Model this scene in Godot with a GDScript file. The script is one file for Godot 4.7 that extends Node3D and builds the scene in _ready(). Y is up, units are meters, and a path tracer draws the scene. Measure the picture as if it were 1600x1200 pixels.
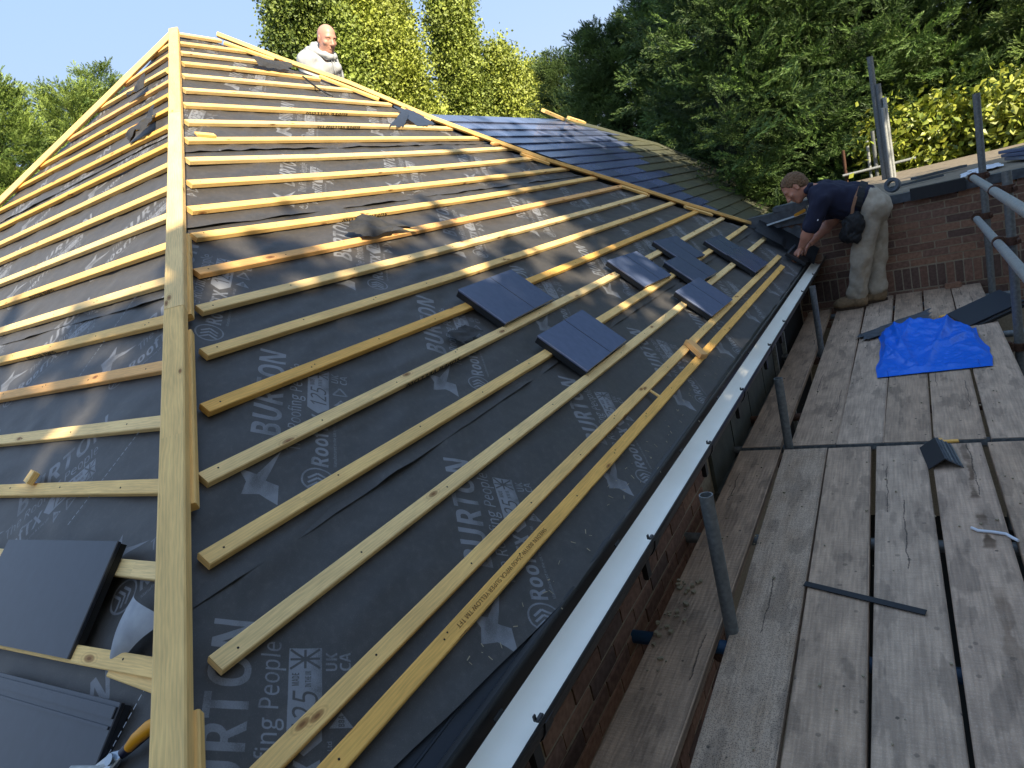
extends Node3D
# A hipped roof being battened, seen from the scaffold beside its eaves.
# World: y up, the eaves run along -Z, the boards of the scaffold are at y = 0, the eye is 1.45 m above them.

const EYE := 1.45
# the long roof face (R): a point is (u along the eaves, s down the slope, off along the normal)
const R_O := Vector3(-4.2519, 3.35226, 0.0)
const R_N := Vector3(0.645558, 0.763711, 0.0)
const R_D := Vector3(0.763711, -0.645558, 0.0)
# the short roof face (L): a point is (v to the left, s down the slope, off)
const L_O := Vector3(-4.2519, 3.35226, -3.45659)
const L_N := Vector3(0.0, 0.745831, 0.666135)
const L_D := Vector3(0.0, -0.666135, 0.745831)

var rng := RandomNumberGenerator.new()
var taken := {}
var noise_a := FastNoiseLite.new()
var noise_b := FastNoiseLite.new()
var noise_c := FastNoiseLite.new()
var M := {}


func R3(u: float, s: float, off := 0.0) -> Vector3:
	return R_O + R_D * s + R_N * off + Vector3(0, 0, -u)


func L3(v: float, s: float, off := 0.0) -> Vector3:
	return L_O + L_D * s + L_N * off + Vector3(-v, 0, 0)


# ---------------------------------------------------------------- nodes
func numbered(called: String, parent: Node) -> String:
	var key := str(parent.get_instance_id()) + called
	var n: int = taken.get(key, 0)
	taken[key] = n + 1
	return called if n == 0 else "%s_%03d" % [called, n]


func thing(called: String, label: String, category: String, group := "", at := Vector3.ZERO) -> Node3D:
	var o := Node3D.new()
	o.name = numbered(called, self)
	add_child(o, true)
	o.position = at
	o.set_meta("label", label)
	o.set_meta("category", category)
	if group:
		o.set_meta("group", group)
	return o


func part(parent: Node3D, called: String, mesh: Mesh, material: Material, tr := Transform3D()) -> MeshInstance3D:
	var o := MeshInstance3D.new()
	o.name = numbered(called, parent)
	o.mesh = mesh
	if material:
		o.material_override = material
	parent.add_child(o, true)
	o.transform = tr
	return o


func single(called: String, label: String, category: String, mesh: Mesh, material: Material, tr := Transform3D(), group := "") -> MeshInstance3D:
	var o := part(self, called, mesh, material, tr)
	o.set_meta("label", label)
	o.set_meta("category", category)
	if group:
		o.set_meta("group", group)
	return o


func structure(called: String, mesh: Mesh, material: Material, tr := Transform3D()) -> MeshInstance3D:
	var o := part(self, called, mesh, material, tr)
	o.set_meta("kind", "structure")
	return o


# ---------------------------------------------------------------- meshes
func new_st() -> SurfaceTool:
	var st := SurfaceTool.new()
	st.begin(Mesh.PRIMITIVE_TRIANGLES)
	return st


func tri(st: SurfaceTool, a: Vector3, b: Vector3, c: Vector3, ua := Vector2.ZERO, ub := Vector2.ZERO, uc := Vector2.ZERO) -> void:
	st.set_uv(ua); st.add_vertex(a)
	st.set_uv(ub); st.add_vertex(b)
	st.set_uv(uc); st.add_vertex(c)


func quad(st: SurfaceTool, a: Vector3, b: Vector3, c: Vector3, d: Vector3, ua := Vector2.ZERO, ub := Vector2.ZERO, uc := Vector2.ZERO, ud := Vector2.ZERO) -> void:
	tri(st, a, b, c, ua, ub, uc)
	tri(st, a, c, d, ua, uc, ud)


func done(st: SurfaceTool, smooth := false) -> ArrayMesh:
	st.generate_normals()
	return st.commit()


# sweep a closed outline (in the XY plane of each frame) along frames; flat sides unless smooth
func sweep(st: SurfaceTool, outline: PackedVector2Array, frames: Array, uv_off := Vector2.ZERO, smooth := false, caps := true) -> void:
	var n := outline.size()
	st.set_smooth_group(0 if smooth else -1)
	var per := [0.0]
	for i in n:
		per.append(per[i] + outline[i].distance_to(outline[(i + 1) % n]))
	var along := 0.0
	for f in frames.size() - 1:
		var A: Transform3D = frames[f]
		var B: Transform3D = frames[f + 1]
		var nxt := along + A.origin.distance_to(B.origin)
		for i in n:
			var p := outline[i]
			var q := outline[(i + 1) % n]
			quad(st, A * Vector3(p.x, p.y, 0), A * Vector3(q.x, q.y, 0), B * Vector3(q.x, q.y, 0), B * Vector3(p.x, p.y, 0),
				uv_off + Vector2(along, per[i]), uv_off + Vector2(along, per[i + 1]), uv_off + Vector2(nxt, per[i + 1]), uv_off + Vector2(nxt, per[i]))
		along = nxt
	if caps:
		st.set_smooth_group(-1)
		var A: Transform3D = frames[0]
		var B: Transform3D = frames[-1]
		for i in range(1, n - 1):
			tri(st, A * Vector3(outline[0].x, outline[0].y, 0), A * Vector3(outline[i + 1].x, outline[i + 1].y, 0), A * Vector3(outline[i].x, outline[i].y, 0), uv_off + outline[0] * 0.4, uv_off + outline[i + 1] * 0.4, uv_off + outline[i] * 0.4)
			tri(st, B * Vector3(outline[0].x, outline[0].y, 0), B * Vector3(outline[i].x, outline[i].y, 0), B * Vector3(outline[i + 1].x, outline[i + 1].y, 0), uv_off + outline[0] * 0.4, uv_off + outline[i] * 0.4, uv_off + outline[i + 1] * 0.4)


# chamfered rectangle: width w across (x), thickness t (y), top face at y = 0
func bar(w: float, t: float, c: float) -> PackedVector2Array:
	var h := w / 2
	return PackedVector2Array([Vector2(-h + c, 0), Vector2(h - c, 0), Vector2(h, -c), Vector2(h, -t + c), Vector2(h - c, -t), Vector2(-h + c, -t), Vector2(-h, -t + c), Vector2(-h, -c)])


func ring(r: float, n := 14) -> PackedVector2Array:
	var o := PackedVector2Array()
	for i in n:
		o.append(Vector2(cos(TAU * i / n), sin(TAU * i / n)) * r)
	return o


# frames along points: z along, y near the given up
func frames_on(points: Array, up: Vector3) -> Array:
	var out := []
	for i in points.size():
		var p: Vector3 = points[i]
		var d: Vector3 = (points[mini(i + 1, points.size() - 1)] - points[maxi(i - 1, 0)]).normalized()
		var x := up.cross(d)
		if x.length() < 1e-4:
			x = Vector3.RIGHT.cross(d)
		x = x.normalized()
		out.append(Transform3D(Basis(x, d.cross(x), d), p))
	return out


func box_st(st: SurfaceTool, size: Vector3, at: Vector3, c := 0.004, tr := Transform3D(), uv := Vector2.ZERO) -> void:
	var prof := bar(size.x, size.y, minf(c, minf(size.x, size.y) * 0.3))
	var fr := []
	for z in [-size.z / 2, size.z / 2]:
		fr.append(tr * Transform3D(Basis(), at + Vector3(0, size.y / 2, z)))
	sweep(st, prof, fr, uv)


func box_mesh(size: Vector3, c := 0.004, uv := Vector2.ZERO) -> ArrayMesh:
	var st := new_st()
	box_st(st, size, Vector3.ZERO, c, Transform3D(), uv)
	return done(st)


func tube_mesh(points: Array, r: float, n := 14, caps := true) -> ArrayMesh:
	var st := new_st()
	var d: Vector3 = points[-1] - points[0]
	var up := Vector3.UP if absf(d.normalized().y) < 0.9 else Vector3.BACK
	sweep(st, ring(r, n), frames_on(points, up), Vector2.ZERO, true, caps)
	return done(st)


# hollow pipe open at the top end
func pipe_mesh(a: Vector3, b: Vector3, r: float, n := 16) -> ArrayMesh:
	var st := new_st()
	var up := Vector3.UP if absf((b - a).normalized().y) < 0.9 else Vector3.BACK
	var fr := frames_on([a, b], up)
	sweep(st, ring(r, n), fr, Vector2.ZERO, true, false)
	var o := ring(r, n)
	var q := ring(r * 0.82, n)
	for k in 2:
		var T: Transform3D = fr[k]
		st.set_smooth_group(-1)
		for i in n:
			var j := (i + 1) % n
			quad(st, T * Vector3(o[i].x, o[i].y, 0), T * Vector3(o[j].x, o[j].y, 0), T * Vector3(q[j].x, q[j].y, 0), T * Vector3(q[i].x, q[i].y, 0))
	sweep(st, ring(r * 0.82, n), fr, Vector2.ZERO, true, false)
	return done(st)


func grid_mesh(nx: int, ny: int, f: Callable, uvf: Callable) -> ArrayMesh:
	var st := new_st()
	st.set_smooth_group(0)
	for j in ny + 1:
		for i in nx + 1:
			st.set_uv(uvf.call(float(i) / nx, float(j) / ny))
			st.add_vertex(f.call(float(i) / nx, float(j) / ny))
	for j in ny:
		for i in nx:
			var a := j * (nx + 1) + i
			st.add_index(a); st.add_index(a + 1); st.add_index(a + nx + 2)
			st.add_index(a); st.add_index(a + nx + 2); st.add_index(a + nx + 1)
	st.generate_normals()
	return st.commit()


# ---------------------------------------------------------------- textures and materials
func lin(r: float, g: float, b: float) -> Color:
	return Color(r, g, b).linear_to_srgb()


func image_of(w: int, h: int, f: Callable) -> Image:
	var data := PackedByteArray()
	data.resize(w * h * 3)
	var k := 0
	for y in h:
		for x in w:
			var c: Color = f.call(x, y)
			data[k] = clampi(int(c.r * 255.0), 0, 255)
			data[k + 1] = clampi(int(c.g * 255.0), 0, 255)
			data[k + 2] = clampi(int(c.b * 255.0), 0, 255)
			k += 3
	return Image.create_from_data(w, h, false, Image.FORMAT_RGB8, data)


func texture_of(im: Image) -> ImageTexture:
	im.generate_mipmaps()
	return ImageTexture.create_from_image(im)


func mat(c: Color, rough := 0.8, metal := 0.0) -> StandardMaterial3D:
	var m := StandardMaterial3D.new()
	m.albedo_color = c
	m.roughness = rough
	m.metallic = metal
	m.cull_mode = BaseMaterial3D.CULL_DISABLED
	return m


func tri_mat(tex: Texture2D, scale: float, rough := 0.8, tint := Color.WHITE) -> StandardMaterial3D:
	var m := mat(tint, rough)
	m.albedo_texture = tex
	m.uv1_triplanar = true
	m.uv1_world_triplanar = true
	m.uv1_scale = Vector3.ONE * scale
	return m


func noise_tex(freq: float, lo: Color, hi: Color, seed_n: int, oct := 5, size := 512) -> NoiseTexture2D:
	var n := FastNoiseLite.new()
	n.seed = seed_n
	n.frequency = freq
	n.fractal_octaves = oct
	var t := NoiseTexture2D.new()
	t.width = size; t.height = size
	t.seamless = true
	t.noise = n
	var g := Gradient.new()
	g.set_color(0, lo); g.set_color(1, hi)
	t.color_ramp = g
	return t


func wood_image(seed_n: int) -> Image:
	var n := FastNoiseLite.new()
	n.seed = seed_n; n.frequency = 0.02; n.fractal_octaves = 4
	var g := FastNoiseLite.new()
	g.seed = seed_n + 5; g.frequency = 0.05; g.fractal_octaves = 3
	var knots := []
	var r := RandomNumberGenerator.new()
	r.seed = seed_n
	for i in 7:
		knots.append(Vector3(r.randf() * 1024, r.randf() * 256, r.randf_range(5, 11)))
	return image_of(1024, 256, func(x, y):
		var wob: float = n.get_noise_2d(x * 0.25, y * 0.4) * 10.0
		var grain: float = 0.5 + 0.5 * sin((y + wob) * 0.75 + n.get_noise_2d(x * 0.08, y) * 5.0)
		var fine: float = g.get_noise_2d(x * 0.5, y * 9.0)
		var patch: float = n.get_noise_2d(x * 0.35 + 900, y * 0.8)
		var v := 1.0 - 0.055 * grain - 0.08 * maxf(fine, -0.4) + 0.08 * patch
		var c := Color(0.97 * v, 0.825 * v, 0.565 * v)
		for k in knots:
			var dx: float = (x - k.x) / k.z
			var dy: float = (y - k.y) / (k.z * 0.8)
			var d := sqrt(dx * dx + dy * dy)
			if d < 2.4:
				var a := clampf(1.25 - d, 0, 1) * 0.8 + clampf(2.4 - d, 0, 1) * 0.16 * (0.5 + 0.5 * sin(d * 9.0))
				c = c.lerp(Color(0.46, 0.29, 0.14), clampf(a, 0, 0.85))
		return c)


# the face of an old scaffold board: grain, cracks, drips, mortar dust
func board_images(seed_n: int, base: Color, pale: float, stain: float) -> Array:
	var n := FastNoiseLite.new()
	n.seed = seed_n; n.frequency = 0.01; n.fractal_octaves = 5
	var g := FastNoiseLite.new()
	g.seed = seed_n + 3; g.frequency = 0.03; g.fractal_octaves = 3
	var s := FastNoiseLite.new()
	s.seed = seed_n + 7; s.frequency = 0.09; s.fractal_octaves = 2
	var r := RandomNumberGenerator.new()
	r.seed = seed_n
	var drops := []
	for i in 26:
		drops.append(Vector3(r.randf() * 2048, r.randf() * 128, r.randf_range(1.2, 4.5)))
	var cracks := []
	for i in 2:
		cracks.append([r.randf() * 1800, r.randf_range(12, 116), r.randf_range(80, 300)])
	var heights := PackedFloat32Array()
	heights.resize(2048 * 128)
	var im := image_of(2048, 128, func(x, y):
		var grain: float = g.get_noise_2d(x * 0.25, y * 5.0)
		var blot: float = n.get_noise_2d(x * 0.8, y * 2.0)
		var saw: float = s.get_noise_2d(x * 2.6, y * 0.25)
		var speck: float = s.get_noise_2d(x * 5.0 + 300, y * 5.0)
		var v := 1.0 + 0.12 * grain + 0.14 * blot + 0.05 * saw
		var c := Color(base.r * v, base.g * v, base.b * v)
		var h := 0.5 + 0.25 * grain + 0.12 * saw
		if pale > 0.0:
			var p := clampf((speck * 1.2 + blot * 0.7 + 0.45) * 2.0, 0, 1) * pale
			c = c.lerp(Color(0.70, 0.64, 0.58), p * 0.75)
			if speck < -0.34:
				c = c.darkened(0.4)
		elif speck > 0.42:
			c = c.lightened(0.16)
		var wet: float = n.get_noise_2d(x * 0.45 + 700, y * 1.4)
		if wet > 0.20:
			c = c.darkened(clampf((wet - 0.20) * 1.2, 0, 0.13))
		if stain > 0.0:
			var mid := 36.0 + 9.0 * n.get_noise_2d(x * 0.8, 5.0)
			var half: float = 9.0 + 10.0 * n.get_noise_2d(x * 1.3, 60.0)
			var fade := clampf(1.3 - absf(x - 1640.0) / 400.0, 0, 1) * clampf(0.55 + 2.0 * n.get_noise_2d(x * 0.9, 200.0), 0, 1)
			var a := clampf((half - absf(y - mid)) * 0.25, 0, 1) * fade * stain
			c = c.lerp(Color(0.30, 0.22, 0.15), a * 0.8)
		for d in drops:
			var q := Vector2(x - d.x, (y - d.y)).length()
			if q < d.z:
				c = c.darkened(0.42 if d.z < 3.2 else 0.2)
		for k in cracks:
			if x > k[0] and x < k[0] + k[2]:
				var yy: float = k[1] + 5.0 * n.get_noise_2d(x * 1.2, k[1] * 9.0)
				var q := absf(y - yy)
				if q < 0.8:
					c = c.darkened(0.45); h -= 0.4
		var edge := minf(y, 127 - y)
		if edge < 5:
			c = c.darkened(0.14 * (1.0 - edge / 5.0))
		heights[y * 2048 + x] = h
		return c)
	var bump := image_of(2048, 128, func(x, y):
		var dx := heights[y * 2048 + mini(x + 1, 2047)] - heights[y * 2048 + maxi(x - 1, 0)]
		var dy := heights[mini(y + 1, 127) * 2048 + x] - heights[maxi(y - 1, 0) * 2048 + x]
		var v := Vector3(-dx * 1.6, -dy * 1.6, 1).normalized()
		return Color(v.x * 0.5 + 0.5, v.y * 0.5 + 0.5, v.z * 0.5 + 0.5))
	return [im, bump]


# ---- printed underlay: the roll's print repeats on a slanted lattice of 0.845 m by 0.685 m
const P_W := 2048
const P_H := 1660
var mask := PackedByteArray()


func to_pix(us: Vector2) -> Vector2:
	var beta := us.y / 0.685
	return Vector2((us.x + 0.193 * beta) / 0.845 * P_W, beta * P_H)


func slant(e: Vector2) -> Vector2:
	return to_pix(Vector2(e.x * 0.7071 + e.y * 0.7071, -e.x * 0.7071 + e.y * 0.7071))


func fill_tri(a: Vector2, b: Vector2, c: Vector2, v: int) -> void:
	var area := (b - a).cross(c - a)
	if absf(area) < 1e-6:
		return
	if area < 0:
		var t := b
		b = c; c = t
	for y in range(int(floor(minf(a.y, minf(b.y, c.y)))), int(ceil(maxf(a.y, maxf(b.y, c.y)))) + 1):
		for x in range(int(floor(minf(a.x, minf(b.x, c.x)))), int(ceil(maxf(a.x, maxf(b.x, c.x)))) + 1):
			var p := Vector2(x + 0.5, y + 0.5)
			if (b - a).cross(p - a) >= 0 and (c - b).cross(p - b) >= 0 and (a - c).cross(p - c) >= 0:
				mask[posmod(y, P_H) * P_W + posmod(x, P_W)] = v


func fill_poly(points: Array, v: int) -> void:
	var pts := PackedVector2Array(points)
	var ix := Geometry2D.triangulate_polygon(pts)
	for i in range(0, ix.size(), 3):
		fill_tri(slant(pts[ix[i]]), slant(pts[ix[i + 1]]), slant(pts[ix[i + 2]]), v)


func stroke(a: Vector2, b: Vector2, w: float, v: int) -> void:
	var n := (b - a).normalized().orthogonal() * w / 2
	fill_poly([a + n, b + n, b - n, a - n], v)


func font_of(bold: bool, serif := false) -> Font:
	var f := SystemFont.new()
	f.font_names = PackedStringArray(["Droid Serif" if serif else "Droid Sans"])
	f.font_weight = 700 if bold else 400
	return f


func text_arrays(text: String, bold: bool) -> Array:
	var tm := TextMesh.new()
	tm.font = font_of(bold)
	tm.text = text
	tm.font_size = 48
	tm.pixel_size = 0.01
	tm.depth = 0.0
	tm.curve_step = 3.0
	return [tm.surface_get_arrays(0)[Mesh.ARRAY_VERTEX], tm.get_aabb()]


func print_text(text: String, bold: bool, at: Vector2, size: Vector2, v: int, lean := 0.0) -> void:
	var t := text_arrays(text, bold)
	var vs: PackedVector3Array = t[0]
	var bb: AABB = t[1]
	var k := Vector2(size.x / bb.size.x, size.y / bb.size.y)
	var f := func(p: Vector3) -> Vector2:
		var yy := (p.y - bb.position.y) * k.y
		return slant(Vector2(at.x + (p.x - bb.position.x) * k.x + lean * yy, at.y - yy))
	for i in range(0, vs.size(), 3):
		fill_tri(f.call(vs[i]), f.call(vs[i + 1]), f.call(vs[i + 2]), v)


func underlay_image() -> Image:
	mask.resize(P_W * P_H)
	mask.fill(0)
	var V := 255
	# round emblem with chevrons
	for i in 40:
		var a := TAU * i / 40
		var b := TAU * (i + 1) / 40
		stroke(Vector2(cos(a), sin(a)) * 0.042, Vector2(cos(b), sin(b)) * 0.042, 0.0055, V)
	for i in 3:
		var o := Vector2(-0.022 + 0.017 * i, 0)
		stroke(o + Vector2(-0.008, -0.026), o + Vector2(0.011, 0), 0.007, V)
		stroke(o + Vector2(-0.008, 0.026), o + Vector2(0.011, 0), 0.007, V)
	# angular bird-like emblem
	fill_poly([Vector2(0.008, -0.205), Vector2(-0.034, -0.182), Vector2(-0.078, -0.190), Vector2(-0.072, -0.146), Vector2(-0.106, -0.10), Vector2(-0.034, -0.10), Vector2(-0.022, -0.134), Vector2(0.100, -0.098), Vector2(0.045, -0.128), Vector2(-0.004, -0.158)], V)
	print_text("BURTON", true, Vector2(0.155, -0.105), Vector2(0.415, 0.082), V, 0.08)
	print_text("The Roofing People", false, Vector2(0.10, -0.038), Vector2(0.42, 0.052), V, 0.1)
	print_text("RoofTX", true, Vector2(0.052, 0.03), Vector2(0.225, 0.052), V, 0.08)
	fill_poly([Vector2(0.285, 0.0), Vector2(0.312, -0.033), Vector2(0.508, -0.033), Vector2(0.508, 0.034), Vector2(0.312, 0.034)], V)
	print_text("125", false, Vector2(0.322, 0.026), Vector2(0.085, 0.05), 0, 0.2)
	print_text("MADE", true, Vector2(0.424, -0.012), Vector2(0.028, 0.014), 0)
	print_text("IN THE UK", true, Vector2(0.420, 0.012), Vector2(0.036, 0.012), 0)
	for q in [[0.462, -0.03, 0.505, 0.03], [0.462, 0.03, 0.505, -0.03], [0.4835, -0.03, 0.4835, 0.03], [0.462, 0.0, 0.505, 0.0]]:
		stroke(Vector2(q[0], q[1]), Vector2(q[2], q[3]), 0.005, 0)
	print_text("Manufactured in the UK by Don & Low Ltd", false, Vector2(0.055, 0.056), Vector2(0.255, 0.013), V)
	print_text("UK", true, Vector2(0.455, 0.066), Vector2(0.042, 0.024), V)
	print_text("CA", true, Vector2(0.455, 0.095), Vector2(0.042, 0.024), V)
	for i in 3:
		var a := TAU * i / 3
		var b := TAU * (i + 1) / 3
		stroke(Vector2(0.405, 0.07) + Vector2(cos(a), sin(a)) * 0.026, Vector2(0.405, 0.07) + Vector2(cos(b), sin(b)) * 0.026, 0.007, V)
	fill_poly([Vector2(0.335, 0.048), Vector2(0.367, 0.072), Vector2(0.335, 0.096)], V)
	print_text("BBA", true, Vector2(0.338, 0.078), Vector2(0.022, 0.012), 0)
	var n := FastNoiseLite.new()
	n.seed = 31; n.frequency = 0.02; n.fractal_octaves = 4
	var w := FastNoiseLite.new()
	w.seed = 32; w.frequency = 0.25; w.fractal_octaves = 2
	return image_of(1024, 830, func(x, y):
		var i: int = (y * 2) * P_W + x * 2
		var m := (mask[i] + mask[i + 1] + mask[i + P_W] + mask[i + P_W + 1]) / 1020.0
		# the noise wraps round the roll's repeat
		var ax: float = TAU * x / 1024.0
		var ay: float = TAU * y / 830.0
		var big: float = n.get_noise_3d(cos(ax) * 60 + cos(ay) * 40, sin(ax) * 60, sin(ay) * 50 + 7)
		var weave: float = w.get_noise_2d(x, y) * 0.5 + 0.25 * (((x + y) % 4) - 1.5) / 1.5
		var base := 0.215 + 0.03 * big + 0.022 * weave
		var dust: float = n.get_noise_2d(x * 1.3 + 5000, y * 1.3)
		base += 0.05 * maxf(0.0, dust)
		var worn := clampf(0.95 + 0.9 * big + 0.6 * weave, 0.3, 1.0)
		if w.get_noise_2d(x * 0.8 + 2000, y * 0.8) > 0.52:
			base += 0.07
		return Color(base * 1.06, base * 1.0, base * 0.94).lerp(Color(0.66, 0.68, 0.72), m * 0.54 * worn))


# ---------------------------------------------------------------- bodies: a smooth union of tapered capsules and ellipsoids, meshed as surface nets
var pr := []
var fold_amp := 0.0
var fold_scale := 10.0


func cap(a: Vector3, b: Vector3, ra: float, rb: float, k := 0.03) -> void:
	pr.append([0, a, b, ra, rb, k])


func ell(c: Vector3, rad: Vector3, basis := Basis(), k := 0.02) -> void:
	pr.append([1, c, basis.inverse(), rad, 0.0, k])


func cut(c: Vector3, rad: Vector3, basis := Basis(), k := 0.01) -> void:
	pr.append([2, c, basis.inverse(), rad, 0.0, k])


func field(p: Vector3) -> float:
	var d := 1e3
	for q in pr:
		var e: float
		var k: float = q[5]
		if q[0] == 0:
			var a: Vector3 = q[1]
			var ab: Vector3 = q[2] - a
			var t := clampf((p - a).dot(ab) / maxf(ab.length_squared(), 1e-9), 0, 1)
			e = (p - a - ab * t).length() - lerpf(q[3], q[4], t)
		else:
			var l: Vector3 = q[2] * (p - q[1])
			var r: Vector3 = q[3]
			var k0 := (l / r).length()
			var k1 := (l / (r * r)).length()
			e = k0 * (k0 - 1.0) / maxf(k1, 1e-6)
		if q[0] == 2:
			var h := clampf(0.5 - 0.5 * (d + e) / k, 0, 1)
			d = lerpf(d, -e, h) + k * h * (1 - h)
		elif d > 900.0:
			d = e
		else:
			var h := clampf(0.5 + 0.5 * (d - e) / k, 0, 1)
			d = lerpf(d, e, h) - k * h * (1 - h)
	if fold_amp > 0.0 and absf(d) < 0.08:
		d += fold_amp * noise_c.get_noise_3d(p.x * fold_scale, p.y * fold_scale * 0.6, p.z * fold_scale)
	return d


func body_mesh(lo: Vector3, hi: Vector3, cell: float, st: SurfaceTool = null) -> ArrayMesh:
	var own := st == null
	if own:
		st = new_st()
	var n := Vector3i(((hi - lo) / cell).ceil()) + Vector3i.ONE
	var B := 6
	n = Vector3i((n.x / B + 1) * B, (n.y / B + 1) * B, (n.z / B + 1) * B)
	var g := PackedFloat32Array()
	g.resize(n.x * n.y * n.z)
	var sy := n.x
	var sz := n.x * n.y
	var reach := cell * B * 0.87 + cell * 2.0 + fold_amp
	var near := []
	for bz in range(0, n.z, B):
		for by in range(0, n.y, B):
			for bx in range(0, n.x, B):
				var d := field(lo + Vector3(bx + B * 0.5, by + B * 0.5, bz + B * 0.5) * cell)
				var live := absf(d) < reach * 1.5
				if live:
					near.append(Vector3i(bx, by, bz))
				for z in range(bz, bz + B):
					for y in range(by, by + B):
						for x in range(bx, bx + B):
							g[x + y * sy + z * sz] = field(lo + Vector3(x, y, z) * cell) if live else d
	var id := {}
	var verts := PackedVector3Array()
	var offs := [0, 1, sy, sy + 1, sz, sz + 1, sz + sy, sz + sy + 1]
	var corner := [Vector3(0, 0, 0), Vector3(1, 0, 0), Vector3(0, 1, 0), Vector3(1, 1, 0), Vector3(0, 0, 1), Vector3(1, 0, 1), Vector3(0, 1, 1), Vector3(1, 1, 1)]
	var edges := [[0, 1], [2, 3], [4, 5], [6, 7], [0, 2], [1, 3], [4, 6], [5, 7], [0, 4], [1, 5], [2, 6], [3, 7]]
	for b in near:
		for z in range(b.z, mini(b.z + B, n.z - 1)):
			for y in range(b.y, mini(b.y + B, n.y - 1)):
				for x in range(b.x, mini(b.x + B, n.x - 1)):
					var at: int = x + y * sy + z * sz
					var neg := 0
					for o in offs:
						if g[at + o] < 0:
							neg += 1
					if neg == 0 or neg == 8:
						continue
					var s := Vector3.ZERO
					var m := 0
					for e in edges:
						var va := g[at + offs[e[0]]]
						var vb := g[at + offs[e[1]]]
						if (va < 0) != (vb < 0):
							s += corner[e[0]].lerp(corner[e[1]], va / (va - vb))
							m += 1
					id[at] = verts.size()
					verts.append(lo + (Vector3(x, y, z) + s / m) * cell)
	var idx := PackedInt32Array()
	for at in id:
		var v := g[at]
		for ax in 3:
			var step: int = [1, sy, sz][ax]
			var o1: int = [sy, sz, 1][ax]
			var o2: int = [sz, 1, sy][ax]
			if at + step >= g.size():
				continue
			var w := g[at + step]
			if (v < 0) == (w < 0):
				continue
			if id.has(at - o1) and id.has(at - o2) and id.has(at - o1 - o2):
				var a: int = id[at]
				var b: int = id[at - o1]
				var c: int = id[at - o1 - o2]
				var d: int = id[at - o2]
				if v < 0:
					idx.append_array([a, c, b, a, d, c])
				else:
					idx.append_array([a, b, c, a, c, d])
	var normals := PackedVector3Array()
	var h := cell * 0.7
	for p in verts:
		normals.append(Vector3(field(p + Vector3(h, 0, 0)) - field(p - Vector3(h, 0, 0)), field(p + Vector3(0, h, 0)) - field(p - Vector3(0, h, 0)), field(p + Vector3(0, 0, h)) - field(p - Vector3(0, 0, h))).normalized())
	for i in idx:
		st.set_normal(normals[i])
		st.set_uv(Vector2(verts[i].x, verts[i].y))
		st.add_vertex(verts[i])
	pr = []
	fold_amp = 0.0
	if own:
		st.index()
		return st.commit()
	return null


# a head in its own frame: x to the right ear, y up, z out of the face; unit is metres times k
func head_shape(T: Transform3D, k: float) -> void:
	var B := T.basis.orthonormalized()
	var P := func(x: float, y: float, z: float) -> Vector3: return T * (Vector3(x, y, z) * k)
	ell(P.call(0, 0.035, -0.012), Vector3(0.077, 0.092, 0.099) * k, B, 0.02)
	ell(P.call(0, -0.035, 0.030), Vector3(0.062, 0.080, 0.062) * k, B, 0.035 * k)
	ell(P.call(0, -0.098, 0.056), Vector3(0.032, 0.024, 0.026) * k, B, 0.025 * k)
	ell(P.call(0, 0.026, 0.074), Vector3(0.054, 0.014, 0.016) * k, B, 0.02 * k)
	for s in [-1.0, 1.0]:
		cut(P.call(0.031 * s, 0.006, 0.097), Vector3(0.019, 0.013, 0.017) * k, B, 0.012 * k)
		ell(P.call(0.031 * s, 0.004, 0.073), Vector3(0.013, 0.011, 0.012) * k, B, 0.004 * k)
		ell(P.call(0.046 * s, -0.026, 0.060), Vector3(0.022, 0.018, 0.018) * k, B, 0.02 * k)
		ell(P.call(0.078 * s, -0.006, -0.012), Vector3(0.010, 0.032, 0.019) * k, B * Basis(Vector3.UP, 0.3 * s), 0.008 * k)
		cut(P.call(0.087 * s, -0.004, -0.006), Vector3(0.006, 0.019, 0.010) * k, B, 0.006 * k)
		ell(P.call(0.012 * s, -0.040, 0.098), Vector3(0.009, 0.008, 0.011) * k, B, 0.008 * k)
	cap(P.call(0, 0.012, 0.086), P.call(0, -0.034, 0.112), 0.010 * k, 0.014 * k, 0.012 * k)
	ell(P.call(0, -0.061, 0.087), Vector3(0.024, 0.006, 0.010) * k, B, 0.006 * k)
	ell(P.call(0, -0.073, 0.084), Vector3(0.021, 0.007, 0.011) * k, B, 0.006 * k)
	cut(P.call(0, -0.067, 0.100), Vector3(0.022, 0.0022, 0.014) * k, B, 0.004 * k)


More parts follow.
